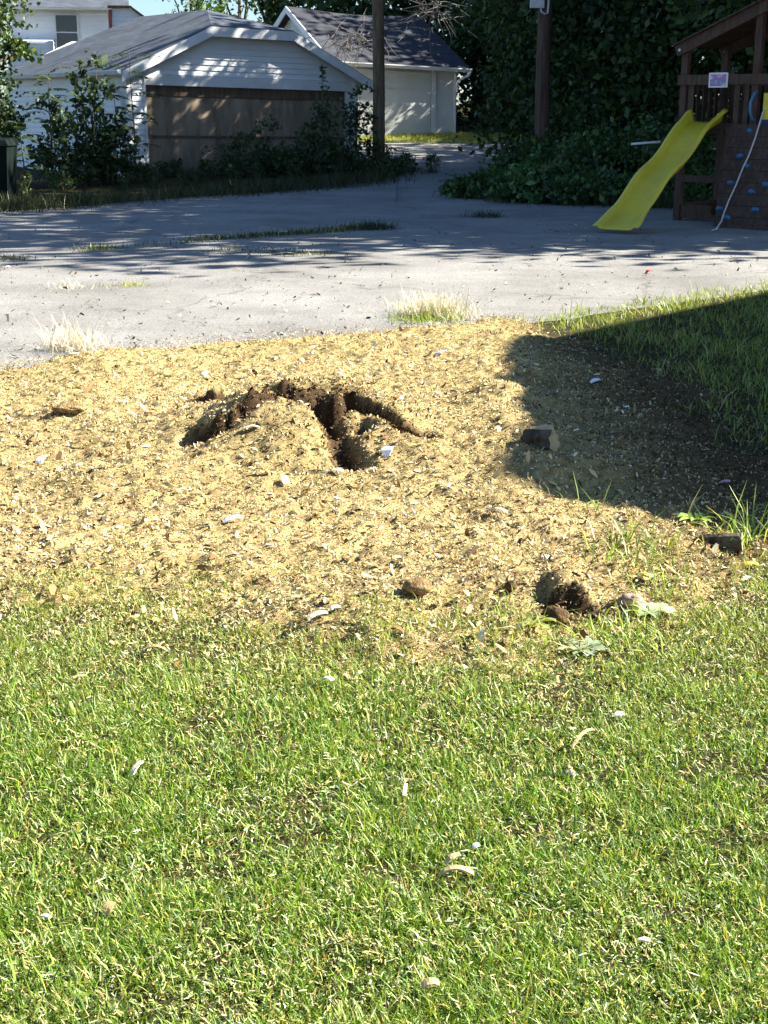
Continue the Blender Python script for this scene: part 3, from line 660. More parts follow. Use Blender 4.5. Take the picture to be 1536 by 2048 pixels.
for za in (2.98, 3.78): obj("pane", MB().box(l3(2.04, -0.075, za), U3 * 0.97, V3 * 0.014, (0, 0, 0.74)).vf(), M['glass'], wn)
m = MB(); lap_wall(m, [(0, 0), (2.1, 0), (2.1, 3.3), (0, 3.3)], 0.2, lambda u, o, z: l3(-0.2 + u, -1.2 - o, z)); lap_wall(m, [(0, 0), (1.2, 0), (1.2, 3.3), (0, 3.3)], 0.2, lambda u, o, z: l3(1.9 + o, -1.2 + u, z))
m.add([l3(-0.2, -1.2, 3.3), l3(1.9, -1.2, 3.3), l3(1.9, 0, 3.45), l3(-0.2, 0, 3.45)], [(0, 1, 2, 3)])
obj("porch_wall", m.vf(), M['siding'], house)
m = MB().box(l3(1.7, -1.24, 0), U3 * 0.22, V3 * 0.03, (0, 0, 3.32)); obj("corner_trim", m.vf(), M['trim'], house)
# gable wing
m = MB(); lap_wall(m, [(0, 0), (2.9, 0), (2.9, 3.3), (1.0, 4.75), (0, 4.75)], 0.2, lambda u, o, z: l3(4.7 + u, -1.6 - o, z)); obj("gable_wall", m.vf(), M['siding'], house)
b = [l3(5.6, -1.75, 4.72), l3(7.7, -1.75, 3.2), l3(7.7, -1.5, 3.2), l3(5.6, -1.5, 4.72)]
m = MB().hexa(b, [q + Vector((0, 0, 0.13)) for q in b]); b = [l3(4.5, -1.75, 4.76), l3(5.6, -1.75, 4.76), l3(5.6, -1.5, 4.76), l3(4.5, -1.5, 4.76)]; m.hexa(b, [q + Vector((0, 0, 0.12)) for q in b]); obj("gable_trim", m.vf(), M['brownrail'], house)
m = MB().tube([l3(4.62, -1.66, 4.7), l3(4.6, -1.66, 4.3), l3(4.6, -1.66, 0.1)], 0.09, 8); obj("downspout", m.vf(), varied('rusty_red', (0.22, 0.07, 0.04), (0.36, 0.14, 0.09), 8), house)

# ------------------------------------------------------------------ building right of the view: its clipped gable casts the shadow on the chips
EV = 1 / tan(SUN_EL); SX, SY = sin(SUN_AZ) * EV, cos(SUN_AZ) * EV
HT = 5.0; SHA, SHB = Vector((0.82, 9.66, 0.03)), Vector((0.42, 5.88, 0.06))   # shadow of the two ends of the clipped ridge
CA = SHA + Vector((SX, SY, 1)) * (HT - SHA.z); CB = SHB + Vector((SX, SY, 1)) * (HT - SHB.z)
NC = (CA + CB) / 2; NW = (CA - CB); NW.z = 0; hk = NW.length / 2; NW.normalize(); NX = Vector((NW.y, -NW.x, 0)); NC.z = 0; BX, BY = NC.x, NC.y
def lb(w, o, z): return NC + NW * w - NX * o + Vector((0, 0, z))
side_b = thing("neighbour_house", "white house with clipped gable just right of the lawn", "house", (BX, BY, 0))
pit = 0.64; hw = 5.4
zeN, zeB = HT - 0.82 * (hw - hk), HT - 0.62 * (hw - hk)
gp_ = [(-hw + 0.4, 0), (hw - 0.4, 0), (hw - 0.4, zeB + 0.1), (hk, HT - 0.1), (-hk, HT - 0.1), (-hw + 0.4, zeN + 0.1)]
m = MB(); lap_wall(m, gp_, 0.15, lb)
for sg in (-1, 1): lap_wall(m, [(0, 0), (9, 0), (9, zeB if sg > 0 else zeN), (0, zeB if sg > 0 else zeN)], 0.15, lambda u, o, z: NC + NX * u + NW * (sg * (hw - 0.4 + o)) + Vector((0, 0, z)))
obj("wall", m.vf(), M['siding'], side_b)
zr = HT + pit * hk
A = lambda x, w, z: NC + NX * x + NW * w + Vector((0, 0, z))
roof_obj("roof", [[A(0, -hw, zeN), A(9.3, -hw, zeN), A(9.3, 0, zr), A(3.6, 0, zr), A(0, -hk, HT)], [A(0, hw, zeB), A(9.3, hw, zeB), A(9.3, 0, zr), A(3.6, 0, zr), A(0, hk, HT)], [A(0, -hk, HT), A(0, hk, HT), A(3.6, 0, zr)]], side_b, 0.08)
wn = obj("window", MB().box(lb(-1.2, 0.05, 1.0), NX * 0.05, NW * 1.2, (0, 0, 1.4)).vf(), M['trim'], side_b)
obj("pane", MB().box(lb(-1.1, 0.07, 1.1), NX * 0.02, NW * 1.0, (0, 0, 1.2)).vf(), M['glass'], wn)

# ------------------------------------------------------------------ poles
p = Vector((-0.13, 34.5, 0.08))
pole = thing("utility_pole", "bare brown utility pole in front of the far garage", "utility pole", p)
obj("pole", MB().tube([p + Vector((0.01 * sin(k), 0, h)) for k, h in enumerate((-0.1, 1, 2, 3, 4, 6, 8.5))], [0.150, 0.145, 0.14, 0.138, 0.135, 0.125, 0.11], 16).vf(), M['polewood'], pole, smooth=True)
obj("pole_bracket", MB().bar(p + Vector((-0.9, 0, 7.9)), p + Vector((0.9, 0, 7.9)), 0.1, 0.12).vf(), M['polewood'], pole)
p = Vector((3.32, 30.6, 0.05))
pole2 = thing("utility_pole", "dark utility pole with a grey meter box among the trees", "utility pole", p)
obj("pole", MB().tube([p + Vector((0.012 * sin(2 * k), 0, h)) for k, h in enumerate((-0.1, 1, 2, 3, 4, 6, 8.5))], [0.165, 0.155, 0.15, 0.145, 0.14, 0.125, 0.11], 16).vf(), varied('dark_pole_wood', (0.05, 0.03, 0.022), (0.13, 0.085, 0.06), 5, 0.85, 25, 0.5, (3, 3, 0.25)), pole2, smooth=True)
q = atdepth(1074, 16, 30.35)
bx = obj("meter_box", MB().box((q.x - 0.14, 30.28, q.z), (0.28, 0, 0), (0, 0.15, 0), (0, 0, 0.42)).vf(), M['metal'], pole2)
obj("lid", MB().box((q.x - 0.12, 30.27, q.z + 0.03), (0.24, 0, 0), (0, 0.012, 0), (0, 0, 0.36)).vf(), M['metal'], bx)
obj("conduit", MB().tube([q + Vector((0.08, -0.02, 0.0)), q + Vector((0.09, -0.02, -0.07)), q + Vector((0.15, -0.02, -0.12)), q + Vector((0.22, -0.02, -0.10)), q + Vector((0.23, -0.02, 0.05)), q + Vector((0.23, -0.02, 0.9))], 0.022, 8).vf(), M['metal'], pole2, smooth=True)

# ------------------------------------------------------------------ play set
T = Vector((0.75, -0.66, 0)).normalized(); BK = Vector((0.66, 0.75, 0)).normalized()
PB = Vector((4.42, 21.5, 0.0))
def ps(t, b, z): return PB + T * t + BK * b + Vector((0, 0, z))
play = thing("play_set", "brown wooden play set with yellow slide and climbing wall", "play set", PB)
BW = 0.10
def board(name, a, b, w, h, mat='playwood', parent=play, up=(0, 0, 1)): return obj(name, MB().bar(a, b, w, h, up).vf(), M[mat], parent)
roofz = lambda t: 2.42 + 0.42 * min(t + 0.12, 3.32 - t)
for t, b in [(0, 0), (1.15, 0), (2.2, 0), (3.2, 0), (0, 1.2), (1.6, 1.2), (3.2, 1.2)]:
    board("post", ps(t, b, 0), ps(t, b, roofz(t) - 0.02), BW, BW, up=tuple(BK))
for b in (-0.07, 1.27):
    for t0, t1 in ((-0.12, 1.6), (3.32, 1.6)):
        rb = board("roof_beam", ps(t0, b, roofz(t0)), ps(t1, b, roofz(t1)), 0.05, 0.15)
        e = ps(t0 + (0.06 if t0 < 1 else -0.06), b - 0.03, roofz(t0) + 0.02)
        obj("bolt", MB().tube([e, e - BK * 0.012], 0.022, 8).vf(), M['metal'], rb)
sl_ = []
for k in range(12):
    for sgn in (0, 1):
        f0, f1 = k / 12, (k + 0.93) / 12
        ta, tb = (-0.15 + 1.73 * f0, -0.15 + 1.73 * f1) if sgn == 0 else (3.35 - 1.73 * f0, 3.35 - 1.73 * f1)
        sl_.append((ta, tb))
m = MB()
for ta, tb in sl_:
    a = ps(ta, -0.16, roofz(ta) + 0.085); b = ps(tb, -0.16, roofz(tb) + 0.085)
    q = [a, b, b + BK * 1.52, a + BK * 1.52]; m.hexa(q, [x + Vector((0, 0, 0.02)) for x in q])
obj("play_roof", m.vf(), M['playwood'], play)
board("handrail", ps(-0.06, -0.075, 2.02), ps(3.26, -0.075, 2.02), 0.045, 0.14); board("handrail", ps(-0.06, 1.275, 2.02), ps(3.26, 1.275, 2.02), 0.045, 0.14); board("handrail", ps(-0.075, -0.05, 2.02), ps(-0.075, 1.25, 2.02), 0.045, 0.14)
board("floor_beam", ps(-0.06, -0.075, 1.34), ps(3.26, -0.075, 1.34), 0.045, 0.14); board("floor_beam", ps(-0.06, 1.275, 1.34), ps(3.26, 1.275, 1.34), 0.045, 0.14); board("floor_beam", ps(-0.075, -0.05, 1.34), ps(-0.075, 1.25, 1.34), 0.045, 0.14)
m = MB()
for k in range(13): m.box(ps(-0.02 + 0.25 * k, 0.05, 1.385), T * 0.24, BK * 1.1, (0, 0, 0.025))
obj("deck", m.vf(), M['playwood'], play)
for t, w in [(0.14, 0.08), (0.88, 0.085), (1.03, 0.07), (1.9, 0.09), (2.05, 0.09), (2.4, 0.09), (2.6, 0.09), (2.8, 0.09), (3.0, 0.09)]:
    board("baluster", ps(t, -0.045, 1.38), ps(t, -0.045, 2.02), 0.022, w, up=tuple(T))
for k in range(17):
    t = 0.15 + 0.185 * k
    board("baluster", ps(t, 1.245, 1.38), ps(t, 1.245, 2.02), 0.022, 0.12, up=tuple(T))
for k in range(6): board("baluster", ps(-0.045, 0.14 + 0.18 * k, 1.38), ps(-0.045, 0.14 + 0.18 * k, 2.02), 0.022, 0.09, up=tuple(BK))
board("cross_beam", ps(0.04, -0.03, 0.62), ps(1.12, -0.03, 0.62), 0.04, 0.10); board("cross_beam", ps(0.04, 1.2, 0.62), ps(1.6, 1.2, 0.62), 0.04, 0.10); board("cross_beam", ps(0, 0.05, 0.14), ps(0, 1.15, 0.14), 0.04, 0.22)
board("cross_beam", ps(0.05, 1.2, 0.14), ps(3.2, 1.2, 0.14), 0.04, 0.22); board("cross_beam", ps(0.05, 0.0, 0.14), ps(0.55, 0.0, 0.14), 0.04, 0.2)
board("brace", ps(1.12, 0.02, 0.75), ps(0.85, 0.02, 1.28), 0.05, 0.08)
pc = obj("placard", MB().box(ps(0.45, -0.115, 1.91), T * 0.30, BK * 0.012, (0, 0, 0.205)).vf(), M['white'], play)
obj("printed_panel", MB().box(ps(0.474, -0.121, 1.932), T * 0.252, BK * 0.005, (0, 0, 0.16)).vf(), M['placard'], pc)
obj("grab_handle", MB().tube([ps(1.22, -0.10, 1.86), ps(1.20, -0.16, 1.82), ps(1.17, -0.19, 1.70), ps(1.17, -0.19, 1.58), ps(1.19, -0.16, 1.48), ps(1.21, -0.10, 1.45)], 0.022, 8).vf(), M['blue'], play, smooth=True)
yp = obj("activity_panel", MB().box(ps(1.30, -0.06, 1.47), T * 0.55, BK * 0.03, (0, 0, 0.36)).vf(), M['yellow'], play)
obj("panel_base", MB().box(ps(1.29, -0.075, 1.36), T * 0.57, BK * 0.04, (0, 0, 0.105)).vf(), M['navy'], yp)
# slide
sa = ps(0.42, -0.02, 1.42); sb = Vector((3.10, 19.12, 0.05)); hd = Vector((sb.x - sa.x, sb.y - sa.y, 0)); run = hd.length; hd.normalize(); sdv = Vector((-hd.y, hd.x, 0))
NS, NCS = 40, 17
prof = []
for j in range(NCS):
    s_ = -1 + 2 * j / (NCS - 1); a_ = abs(s_)
    if a_ < 0.62: x_, z_ = s_ / 0.62 * 0.19, 0.01 * (s_ / 0.62) ** 2
    elif a_ < 0.9: f_ = (a_ - 0.62) / 0.28; x_, z_ = math.copysign(0.19 + 0.045 * f_, s_), 0.01 + 0.15 * f_ ** 1.3
    else: f_ = (a_ - 0.9) / 0.1; x_, z_ = math.copysign(0.235 + 0.045 * f_, s_), 0.16 - 0.035 * f_ ** 2
    prof.append((x_, z_))
vs = []
for i in range(NS + 1):
    f_ = i / NS
    drop = 1.37 * (0.5 - 0.5 * cos(pi * min(1, f_ * 0.97 + 0.015))) * 0.45 + 1.37 * f_ * 0.55
    z_ = 1.42 - drop + 0.055 * sin(2 * pi * f_ * 2.0) * sin(pi * f_)
    if f_ > 0.9: z_ = max(z_, 0.05)
    flare = 1 + 0.22 * sstep(0.8, 1.0, f_) + 0.12 * sstep(0.15, 0, f_); wallh = 1.0 - 0.72 * float(sstep(0.84, 1.0, f_)) + 0.35 * float(sstep(0.12, 0.0, f_))
    c_ = sa + hd * (run * f_)
    for x_, zz in prof: vs.append(c_ + sdv * (x_ * flare) + Vector((0, 0, z_ - c_.z + zz * wallh)))
fs = [(i * NCS + j, i * NCS + j + 1, (i + 1) * NCS + j + 1, (i + 1) * NCS + j) for i in range(NS) for j in range(NCS - 1)]
slide = obj("slide", (np.array([tuple(q) for q in vs]), fs), M['yellow'], play, smooth=True)
md_ = slide.modifiers.new("thick", 'SOLIDIFY'); md_.thickness = 0.014; md_.offset = -1
# climbing wall
c0, c1 = Vector((4.66, 20.14, 0.0)), Vector((5.40, 19.49, 0.0)); k0, k1 = ps(0.78, -0.11, 1.40), ps(1.74, -0.11, 1.40)
def cw(s_, h_): return (c0 + (c1 - c0) * s_) * (1 - h_) + (k0 + (k1 - k0) * s_) * h_
cn = (c1 - c0).cross(k0 - c0).normalized()
m = MB()
for k in range(9):
    a_, b_ = k / 9, (k + 0.965) / 9
    q = [cw(0, a_), cw(1, a_), cw(1, b_), cw(0, b_)]; m.hexa(q, [x - cn * 0.028 for x in q])
wall_ = obj("climbing_wall", m.vf(), M['playwood'], play)
if cn.y > 0: cn = -cn
def hold_at(px, py):
    r = ray(px, py); o = Vector((0, 0, EYE)); t = (c0 - o).dot(cn) / r.dot(cn); return o + r * t
for px, py in [(1500, 262), (1480, 313), (1493, 332), (1462, 366), (1503, 384), (1531, 369), (1440, 418), (1511, 420), (1454, 435)]:
    p = hold_at(px, py); mm = MB(); ex = (c1 - c0).normalized(); ez = ex.cross(cn).normalized()
    rr = [1.0, 0.86, 0.5]; pts = []
    n = 9; jit = [R.uniform(0.75, 1.2) for _ in range(n)]
    vs = []
    for lv, (f_, o_) in enumerate(((1.0, 0.0), (0.95, 0.02), (0.6, 0.045), (0.15, 0.05))):
        vs += [p + cn * o_ + ex * (0.06 * f_ * jit[j] * cos(2 * pi * j / n)) + ez * (0.042 * f_ * jit[j] * sin(2 * pi * j / n)) for j in range(n)]
    fs = [(l * n + j, l * n + (j + 1) % n, (l + 1) * n + (j + 1) % n, (l + 1) * n + j) for l in range(3) for j in range(n)] + [tuple(3 * n + j for j in range(n))]
    obj("climbing_hold", mm.add(vs, fs).vf(), M['blue'], wall_, smooth=True)
rp = [hold_at(*q) + cn * 0.05 for q in [(1545, 190), (1528, 230), (1513, 280), (1500, 315), (1488, 340), (1474, 375), (1460, 405), (1451, 428), (1446, 445)]] + [onground(1432, 459, 0.02), onground(1424, 461, 0.015)]
obj("rope", MB().tube(rp, 0.012, 7).vf(), M['rope'], play, smooth=True)

# ------------------------------------------------------------------ bin at the left edge
bp = Vector((-6.62, 24.5, 0))
binn = thing("trash_bin", "dark green upright bin among weeds at the left edge", "bin", bp)
m = MB(); b = [bp + Vector(q) for q in ((-0.25, -0.28, 0.03), (0.25, -0.28, 0.03), (0.25, 0.28, 0.03), (-0.25, 0.28, 0.03))]; t = [bp + Vector(q) for q in ((-0.32, -0.36, 1.02), (0.32, -0.36, 1.02), (0.32, 0.36, 1.02), (-0.32, 0.36, 1.02))]
obj("body", m.hexa(b, t).vf(), M['bin'], binn)
obj("lid", MB().hexa([bp + Vector(q) for q in ((-0.35, -0.40, 1.022), (0.35, -0.40, 1.022), (0.35, 0.38, 1.022), (-0.35, 0.38, 1.022))], [bp + Vector(q) for q in ((-0.30, -0.33, 1.12), (0.30, -0.33, 1.12), (0.30, 0.33, 1.15), (-0.30, 0.33, 1.15))]).vf(), M['bin'], binn)
for s_ in (-1, 1): obj("wheel", MB().tube([bp + Vector((s_ * 0.27, 0.31, 0.13)), bp + Vector((s_ * 0.32, 0.31, 0.13))], 0.13, 16).vf(), M['rubber'], binn)

# ------------------------------------------------------------------ vegetation
def leafquads(P, size, col, droop=0.3, outdir=None):
    n = len(P); d = N.normal(0, 1, (n, 3)); d[:, 2] -= droop
    if outdir is not None: d = d * 0.8 + outdir
    d /= np.linalg.norm(d, axis=1)[:, None] + 1e-9
    s = np.cross(d, N.normal(0, 1, (n, 3))); s /= np.linalg.norm(s, axis=1)[:, None] + 1e-9
    L = (size * np.exp(N.normal(0, 0.28, n)))[:, None]
    V = np.stack([P, P + d * L * 0.5 + s * L * 0.3, P + d * L, P + d * L * 0.5 - s * L * 0.3], 1).reshape(-1, 3)
    return V, np.arange(n * 4).reshape(-1, 4), np.repeat(col, 4, 0)
def blob(c, r, n, size, cols, wts, clumps=None, shell=0.55, var=0.25):
    c = np.array(c, float); r = np.array(r, float)
    k = clumps or max(6, n // 45)
    d = N.normal(0, 1, (k, 3)); d /= np.linalg.norm(d, axis=1)[:, None]
    cc = c + d * r * (shell + (1 - shell) * N.random((k, 1)) ** 0.6)
    w = N.integers(0, k, n); sc = (0.16 + 0.16 * N.random((k, 1)))
    P = cc[w] + N.normal(0, 1, (n, 3)) * r * sc[w]
    tone = (1 + N.normal(0, 0.22, (k, 1)))[w]
    return leafquads(P, size, np.clip(pick(cols, wts, n, var) * tone, 0.01, 0.6), 0.3, d[w] * 0.4)
DARKG = [(0.035, 0.070, 0.020), (0.048, 0.09, 0.025), (0.028, 0.055, 0.018), (0.08, 0.12, 0.03)]
MIDG = [(0.08, 0.15, 0.035), (0.11, 0.18, 0.04), (0.06, 0.11, 0.03), (0.16, 0.20, 0.05)]
def tree(name, label, base, trunk_r, blobs, size, cols, wts, cat="tree", group=None, limbs=True, top=None):
    base = Vector(base); t = thing(name, label, cat, base, group)
    cr = join([blob(b[0], b[1], b[2], size, cols, wts) for b in blobs])
    obj("crown", cr[:2], M['crown'], t, col=cr[2])
    hi = max(b[0][2] for b in blobs); cxm = sum(b[0][0] for b in blobs) / len(blobs); cym = sum(b[0][1] for b in blobs) / len(blobs)
    m = MB(); tp = Vector((cxm * 0.5 + base.x * 0.5, cym * 0.5 + base.y * 0.5, hi))
    sp = base + (tp - base) * 0.45 + Vector((R.uniform(-.1, .1), R.uniform(-.1, .1), 0))
    m.tube([base - Vector((0, 0, 0.1)), base + Vector((0, 0, 0.4)), sp, tp], [trunk_r * 1.35, trunk_r, trunk_r * 0.72, trunk_r * 0.2], 10)
    for b in blobs:
        c = Vector(b[0]); a = base + (sp - base) * R.uniform(0.7, 1.0); mid = (a + c) / 2 + Vector((0, 0, 0.12 * (c - a).length))
        m.tube([a, mid, c], [trunk_r * 0.42, trunk_r * 0.25, trunk_r * 0.08], 7)
    obj("trunk", m.vf(), M['bark'], t, smooth=True)
    return t
def big(label, x, y, h, r, n=5200, size=0.30, cols=DARKG, low=2.6, group=None):
    z0 = H(x, y); bl = []
    zc = (low + h) / 2
    for k in range(7):
        a_ = 2 * pi * k / 7 + R.uniform(-.3, .3); q = R.uniform(0.45, 0.6) * r
        bl.append(((x + q * cos(a_), y + q * sin(a_), z0 + R.uniform(low + 0.25 * (h - low), h * 0.8)), (r * 0.55, r * 0.55, (h - low) * 0.30), n // 9))
    bl.append(((x, y, z0 + zc), (r * 0.8, r * 0.8, (h - low) * 0.5), 2 * n // 9))
    return tree("shade_tree", label, (x, y, z0), 0.05 * r + 0.06, bl, size, cols, [4, 3, 3, 1], group=group)
SG = "tall trees on the right that shade the lot"
# shade line on the lot: y = 15.2 + 0.176 * (x + 3)
big("broad shade tree nearest behind the play set", 12.5, 23.4, 12, 5.6, 16000, 0.34, group=SG)
big("second shade tree from the lawn, tall and wide", 21.5, 25.8, 16.5, 6.3, 16000, 0.38, group=SG)
big("shade tree behind the play set roof, low boughs", 8.8, 25.6, 9.5, 3.8, 26000, 0.15, group=SG, low=2.9)
big("shade tree at the right rear beyond the bushes", 12.0, 32.0, 13.5, 5.4, 14000, 0.34, group=SG)
big("tall shade tree far right at the back", 21.0, 34.5, 17.0, 6.4, 14000, 0.38, group=SG)
big("shade tree with a gap before the alley", 6.8, 33.5, 9.5, 3.4, 20000, 0.17, group=SG)
big("shade tree standing right of the alley gap", 12.5, 37.0, 14.5, 4.4, 12000, 0.34, group=SG)
big("tall tree at the back right of the alley gap", 20.5, 42.0, 19.0, 5.0, 12000, 0.38, group=SG)
big("shade tree beyond the alley, right of the far garage", 13.0, 51.2, 14.0, 4.0, 2600, 0.34, group=SG, low=4)
big("tall shade tree at the far back right", 24.0, 53.0, 22.0, 6.5, 12000, 0.42, group=SG)
big("tall back tree standing behind the far garage row", 13.5, 60.5, 17.0, 5.5, 12000, 0.4, group=SG)
big("farthest right shade tree above the others", 30.0, 28.0, 21.0, 6.8, 13000, 0.42, group=SG)

# the dark leafy wall between the alley and the play set
WALLG = "dense dark trees between the alley and the play set"
for lab, x, y, h, rx, n in [("dark bushy tree at the alley corner with sunlit tips", 3.7, 36.0, 5.6, 1.5, 9000), ("dark vine covered tree directly behind the meter pole", 4.6, 33.4, 6.0, 1.7, 10000),
                     ("dark bush filling the gap right of the far garage", 4.3, 48.0, 5.0, 1.35, 7000), ("narrow dark shrub behind the far garage downspout", 3.2, 48.8, 4.6, 0.9, 5000), ("low dark tree in shadow behind the meter pole trees", 6.6, 44.8, 3.6, 1.5, 6000), ("low dark tree in shadow behind the slide trees", 8.8, 46.0, 4.0, 1.7, 6000), ("dark dense tree right of the meter pole", 6.3, 32.4, 6.0, 1.8, 10000), ("dark dense tree behind the slide", 7.5, 30.0, 5.8, 1.8, 9000), ("dark tree behind the play set posts", 9.0, 28.4, 5.4, 1.7, 8000)]:
    z0 = H(x, y)
    bl = [((x + R.uniform(-.5, .5) * rx, y + R.uniform(-.5, .5) * rx, z0 + h * f_), (rx * R.uniform(.75, 1.0), rx * 0.9, h * 0.2), n // 6) for f_ in (0.14, 0.3, 0.47, 0.62, 0.76, 0.9)]
    tree("dense_tree", lab, (x, y, z0), 0.14, bl, 0.15, DARKG, [4, 3, 4, 0.7], group=WALLG)
# back row
BG = "trees along the skyline behind the garages"
for lab, x, y, h, r, n, lo in [("dark evergreen mass behind the boarded garage roof", -1.6, 56, 8.5, 3.8, 9000, 0.4), ("dark tree behind the far garage ridge", 2.6, 57, 9.5, 3.8, 9000, 0.4), ("dark tree right of the far garage", 5.4, 53, 12, 3.4, 9000, 0.3),
                      ("dark tree far behind the dense trees", 9.5, 57, 14.5, 4.4, 9000, 0.3), ("dark tree at the far right rear", 18, 57, 17, 4.6, 9000, 0.3), ("tree behind the roof with sky left of it", -4.6, 60, 8.5, 2.2, 3800, 0.8),
                      ("thin leafed tall tree with sky between its boughs", -8.6, 88, 10, 3.0, 1500, 3.0), ("thin leafed tree left of the sky gap", -12.0, 92, 10, 3.0, 1700, 2.6), ("tree behind the white house", -24, 90, 12, 5, 3000, 1.5)]:
    z0 = H(x, y); bl = []
    for k in range(6):
        a_ = k * 2.4; bl.append(((x + 0.55 * r * cos(a_), y + 0.55 * r * sin(a_), z0 + lo + (h - lo) * (k + 0.6) / 6.4), (r * 0.6, r * 0.6, (h - lo) * 0.16), n // 6))
    tree("background_tree", lab, (x, y, z0), 0.18, bl, 0.26, DARKG if lo < 1 else MIDG, [4, 3, 3, 1.5], group=BG)
# tree at the left edge
tree("leafy_tree", "yellow green leafy tree at the left edge beside the garage", (-8.3, 28.6, 0), 0.16,
     [((-8.05, 28.6, 3.7), (0.95, 0.9, 0.7), 3000), ((-8.0, 28.9, 2.8), (0.6, 0.8, 0.5), 1600), ((-8.05, 28.4, 2.1), (0.42, 0.6, 0.5), 1000), ((-9.0, 28.6, 4.2), (1.2, 1.2, 0.9), 2000), ((-7.35, 29.4, 2.72), (0.35, 0.4, 0.16), 300)], 0.11, DARKG + [(0.15, 0.19, 0.045)], [3, 4, 2, 3, 2])
tree("leafy_tree", "dark low tree at the left edge behind the bin", (-8.6, 30.5, 0.03), 0.08,
     [((-8.25, 30.5, 1.3), (0.55, 0.7, 0.6), 2200), ((-8.35, 30.3, 2.1), (0.5, 0.6, 0.45), 1500), ((-8.9, 30.6, 0.8), (0.7, 0.7, 0.6), 1200)], 0.10, DARKG, [4, 3, 4, 1])
# dead vine tangle over the far garage roof
def tangle(label, c, rad, n, drop):
    m = MB()
    for k in range(n):
        a = Vector(c) + Vector((R.gauss(0, rad), R.gauss(0, rad * 0.5), R.gauss(0, rad * 0.35))); pts = [a]; d = Vector((R.uniform(-1, 1), R.uniform(-.5, .5), R.uniform(-.6, .5)))
        for j in range(5): d += Vector((R.gauss(0, .4), R.gauss(0, .3), R.gauss(-drop, .3))); pts.append(pts[-1] + d * 0.16)
        m.tube(pts, [0.013, 0.012, 0.011, 0.009, 0.007, 0.004], 4, False)
    return tag(obj("dead_vine", m.vf(), M['vine'], at=c), label, "dead vine")
q = atdepth(705, 75, 43.2); tangle("grey leafless vine tangle hanging over the far garage roof", tuple(q), 0.42, 60, 0.16)
q = atdepth(868, 18, 42.5); tangle("grey dead twig bundle high beside the dark trees", tuple(q), 0.30, 45, 0.10)

# shrubs, vines and weeds
def shrub(name, label, base, blobs, size, cols, wts, cat="bush", group=None, stems=5):
    base = Vector(base); t = thing(name, label, cat, base, group)
    cr = join([blob(b[0], b[1], b[2], size, cols, wts, shell=0.35) for b in blobs]); obj("foliage", cr[:2], M['leaf'], t, col=cr[2])
    m = MB()
    for k in range(stems):
        b = blobs[k % len(blobs)]; c = Vector(b[0]) + Vector((R.gauss(0, b[1][0] * .3), R.gauss(0, b[1][1] * .3), b[1][2] * 0.4)); a = base + Vector((R.gauss(0, .08), R.gauss(0, .08), -0.03))
        m.tube([a, (a + c) / 2 + Vector((R.gauss(0, .05), R.gauss(0, .05), .05)), c], [0.014, 0.011, 0.005], 5)
    obj("stems", m.vf(), M['stem'], t, smooth=True)
    return t
BUSH = [(0.05, 0.11, 0.03), (0.07, 0.14, 0.04), (0.035, 0.08, 0.025), (0.12, 0.17, 0.05)]
VG_ = "vine covered bushes between the alley and the slide"
def mound_bush(label, px, pyb, Y, w, h, n, size=0.10):
    x = (px - 768) / F * Y * 0.965; z0 = H(x, Y)
    bl = [((x, Y, z0 + h * 0.4), (w * 0.5, w * 0.45, h * 0.42), n // 2), ((x + w * .28, Y + .1, z0 + h * 0.62), (w * .32, w * .3, h * .3), n // 4), ((x - w * .28, Y - .1, z0 + h * 0.3), (w * .34, w * .3, h * .28), n // 4)]
    return shrub("vine_bush", label, (x, Y, z0), bl, size, BUSH, [4, 3, 3, 1], group=VG_)
mound_bush("low sprawling bush at the alley mouth", 955, 400, 27.2, 1.0, 0.55, 1500); mound_bush("leafy bush at the foot of the dark pole", 1040, 380, 29.2, 1.3, 1.15, 2400); mound_bush("rounded bush in front of the pole nearest the lot", 1075, 418, 25.9, 1.5, 0.75, 2600)
mound_bush("bush of vines rising right of the dark pole", 1130, 390, 28.4, 1.5, 1.25, 2600); mound_bush("tall vine bush left of the white pipe", 1200, 380, 27.8, 1.5, 1.40, 2600); mound_bush("low bush spreading beside the slide foot", 1165, 418, 25.4, 1.4, 0.65, 2200)
mound_bush("tallest vine bush behind the slide", 1270, 380, 28.2, 1.6, 1.55, 2600); mound_bush("low bush under the slide with pale litter", 1255, 405, 25.6, 1.2, 0.5, 1600); mound_bush("dark bush behind the play set left post", 1345, 380, 27.6, 1.4, 1.45, 2200); mound_bush("low bush behind the play set frame", 1400, 380, 25.6, 1.3, 0.6, 1500)
q = atdepth(1292, 286, 26.3)
tag(obj("plastic_pipe", MB().tube([q + Vector((-0.27, 0, -0.02)), q + Vector((0, 0.02, 0.0)), q + Vector((0.27, 0.05, 0.02))], 0.022, 8).vf(), M['white'], at=tuple(q), smooth=True), "short white pipe lying across the bushes behind the slide", "pipe")

# weeds in front of the boarded garage
WEED = [(0.05, 0.085, 0.034), (0.07, 0.115, 0.042), (0.03, 0.055, 0.02), (0.10, 0.12, 0.045)]
WG = "weed clumps in the overgrown strip before the boarded garage"
def weed_proto(k):
    hh = 0.75 + 0.15 * k
    return shrub("weed_clump", "dark leafy weed clump in the overgrown strip before the boarded garage", (0, 0, 0), [((0, 0, hh * .45), (0.42, 0.40, hh * .42), 620), ((0.1, 0, hh * .8), (0.25, 0.25, hh * .28), 220)], 0.085, WEED, [4, 3, 3, 1.2], "weed", WG, 9)
protos = [weed_proto(k) for k in range(3)]
spots = []
for f_ in np.linspace(0, 1, 13):
    for rw in range(3):
        ex = GP + U * (-1.6 + 8.3 * f_) - VB * (0.55 + 0.95 * rw + R.uniform(-.25, .25)) ; spots.append((ex.x + R.uniform(-.2, .2), ex.y, rw))
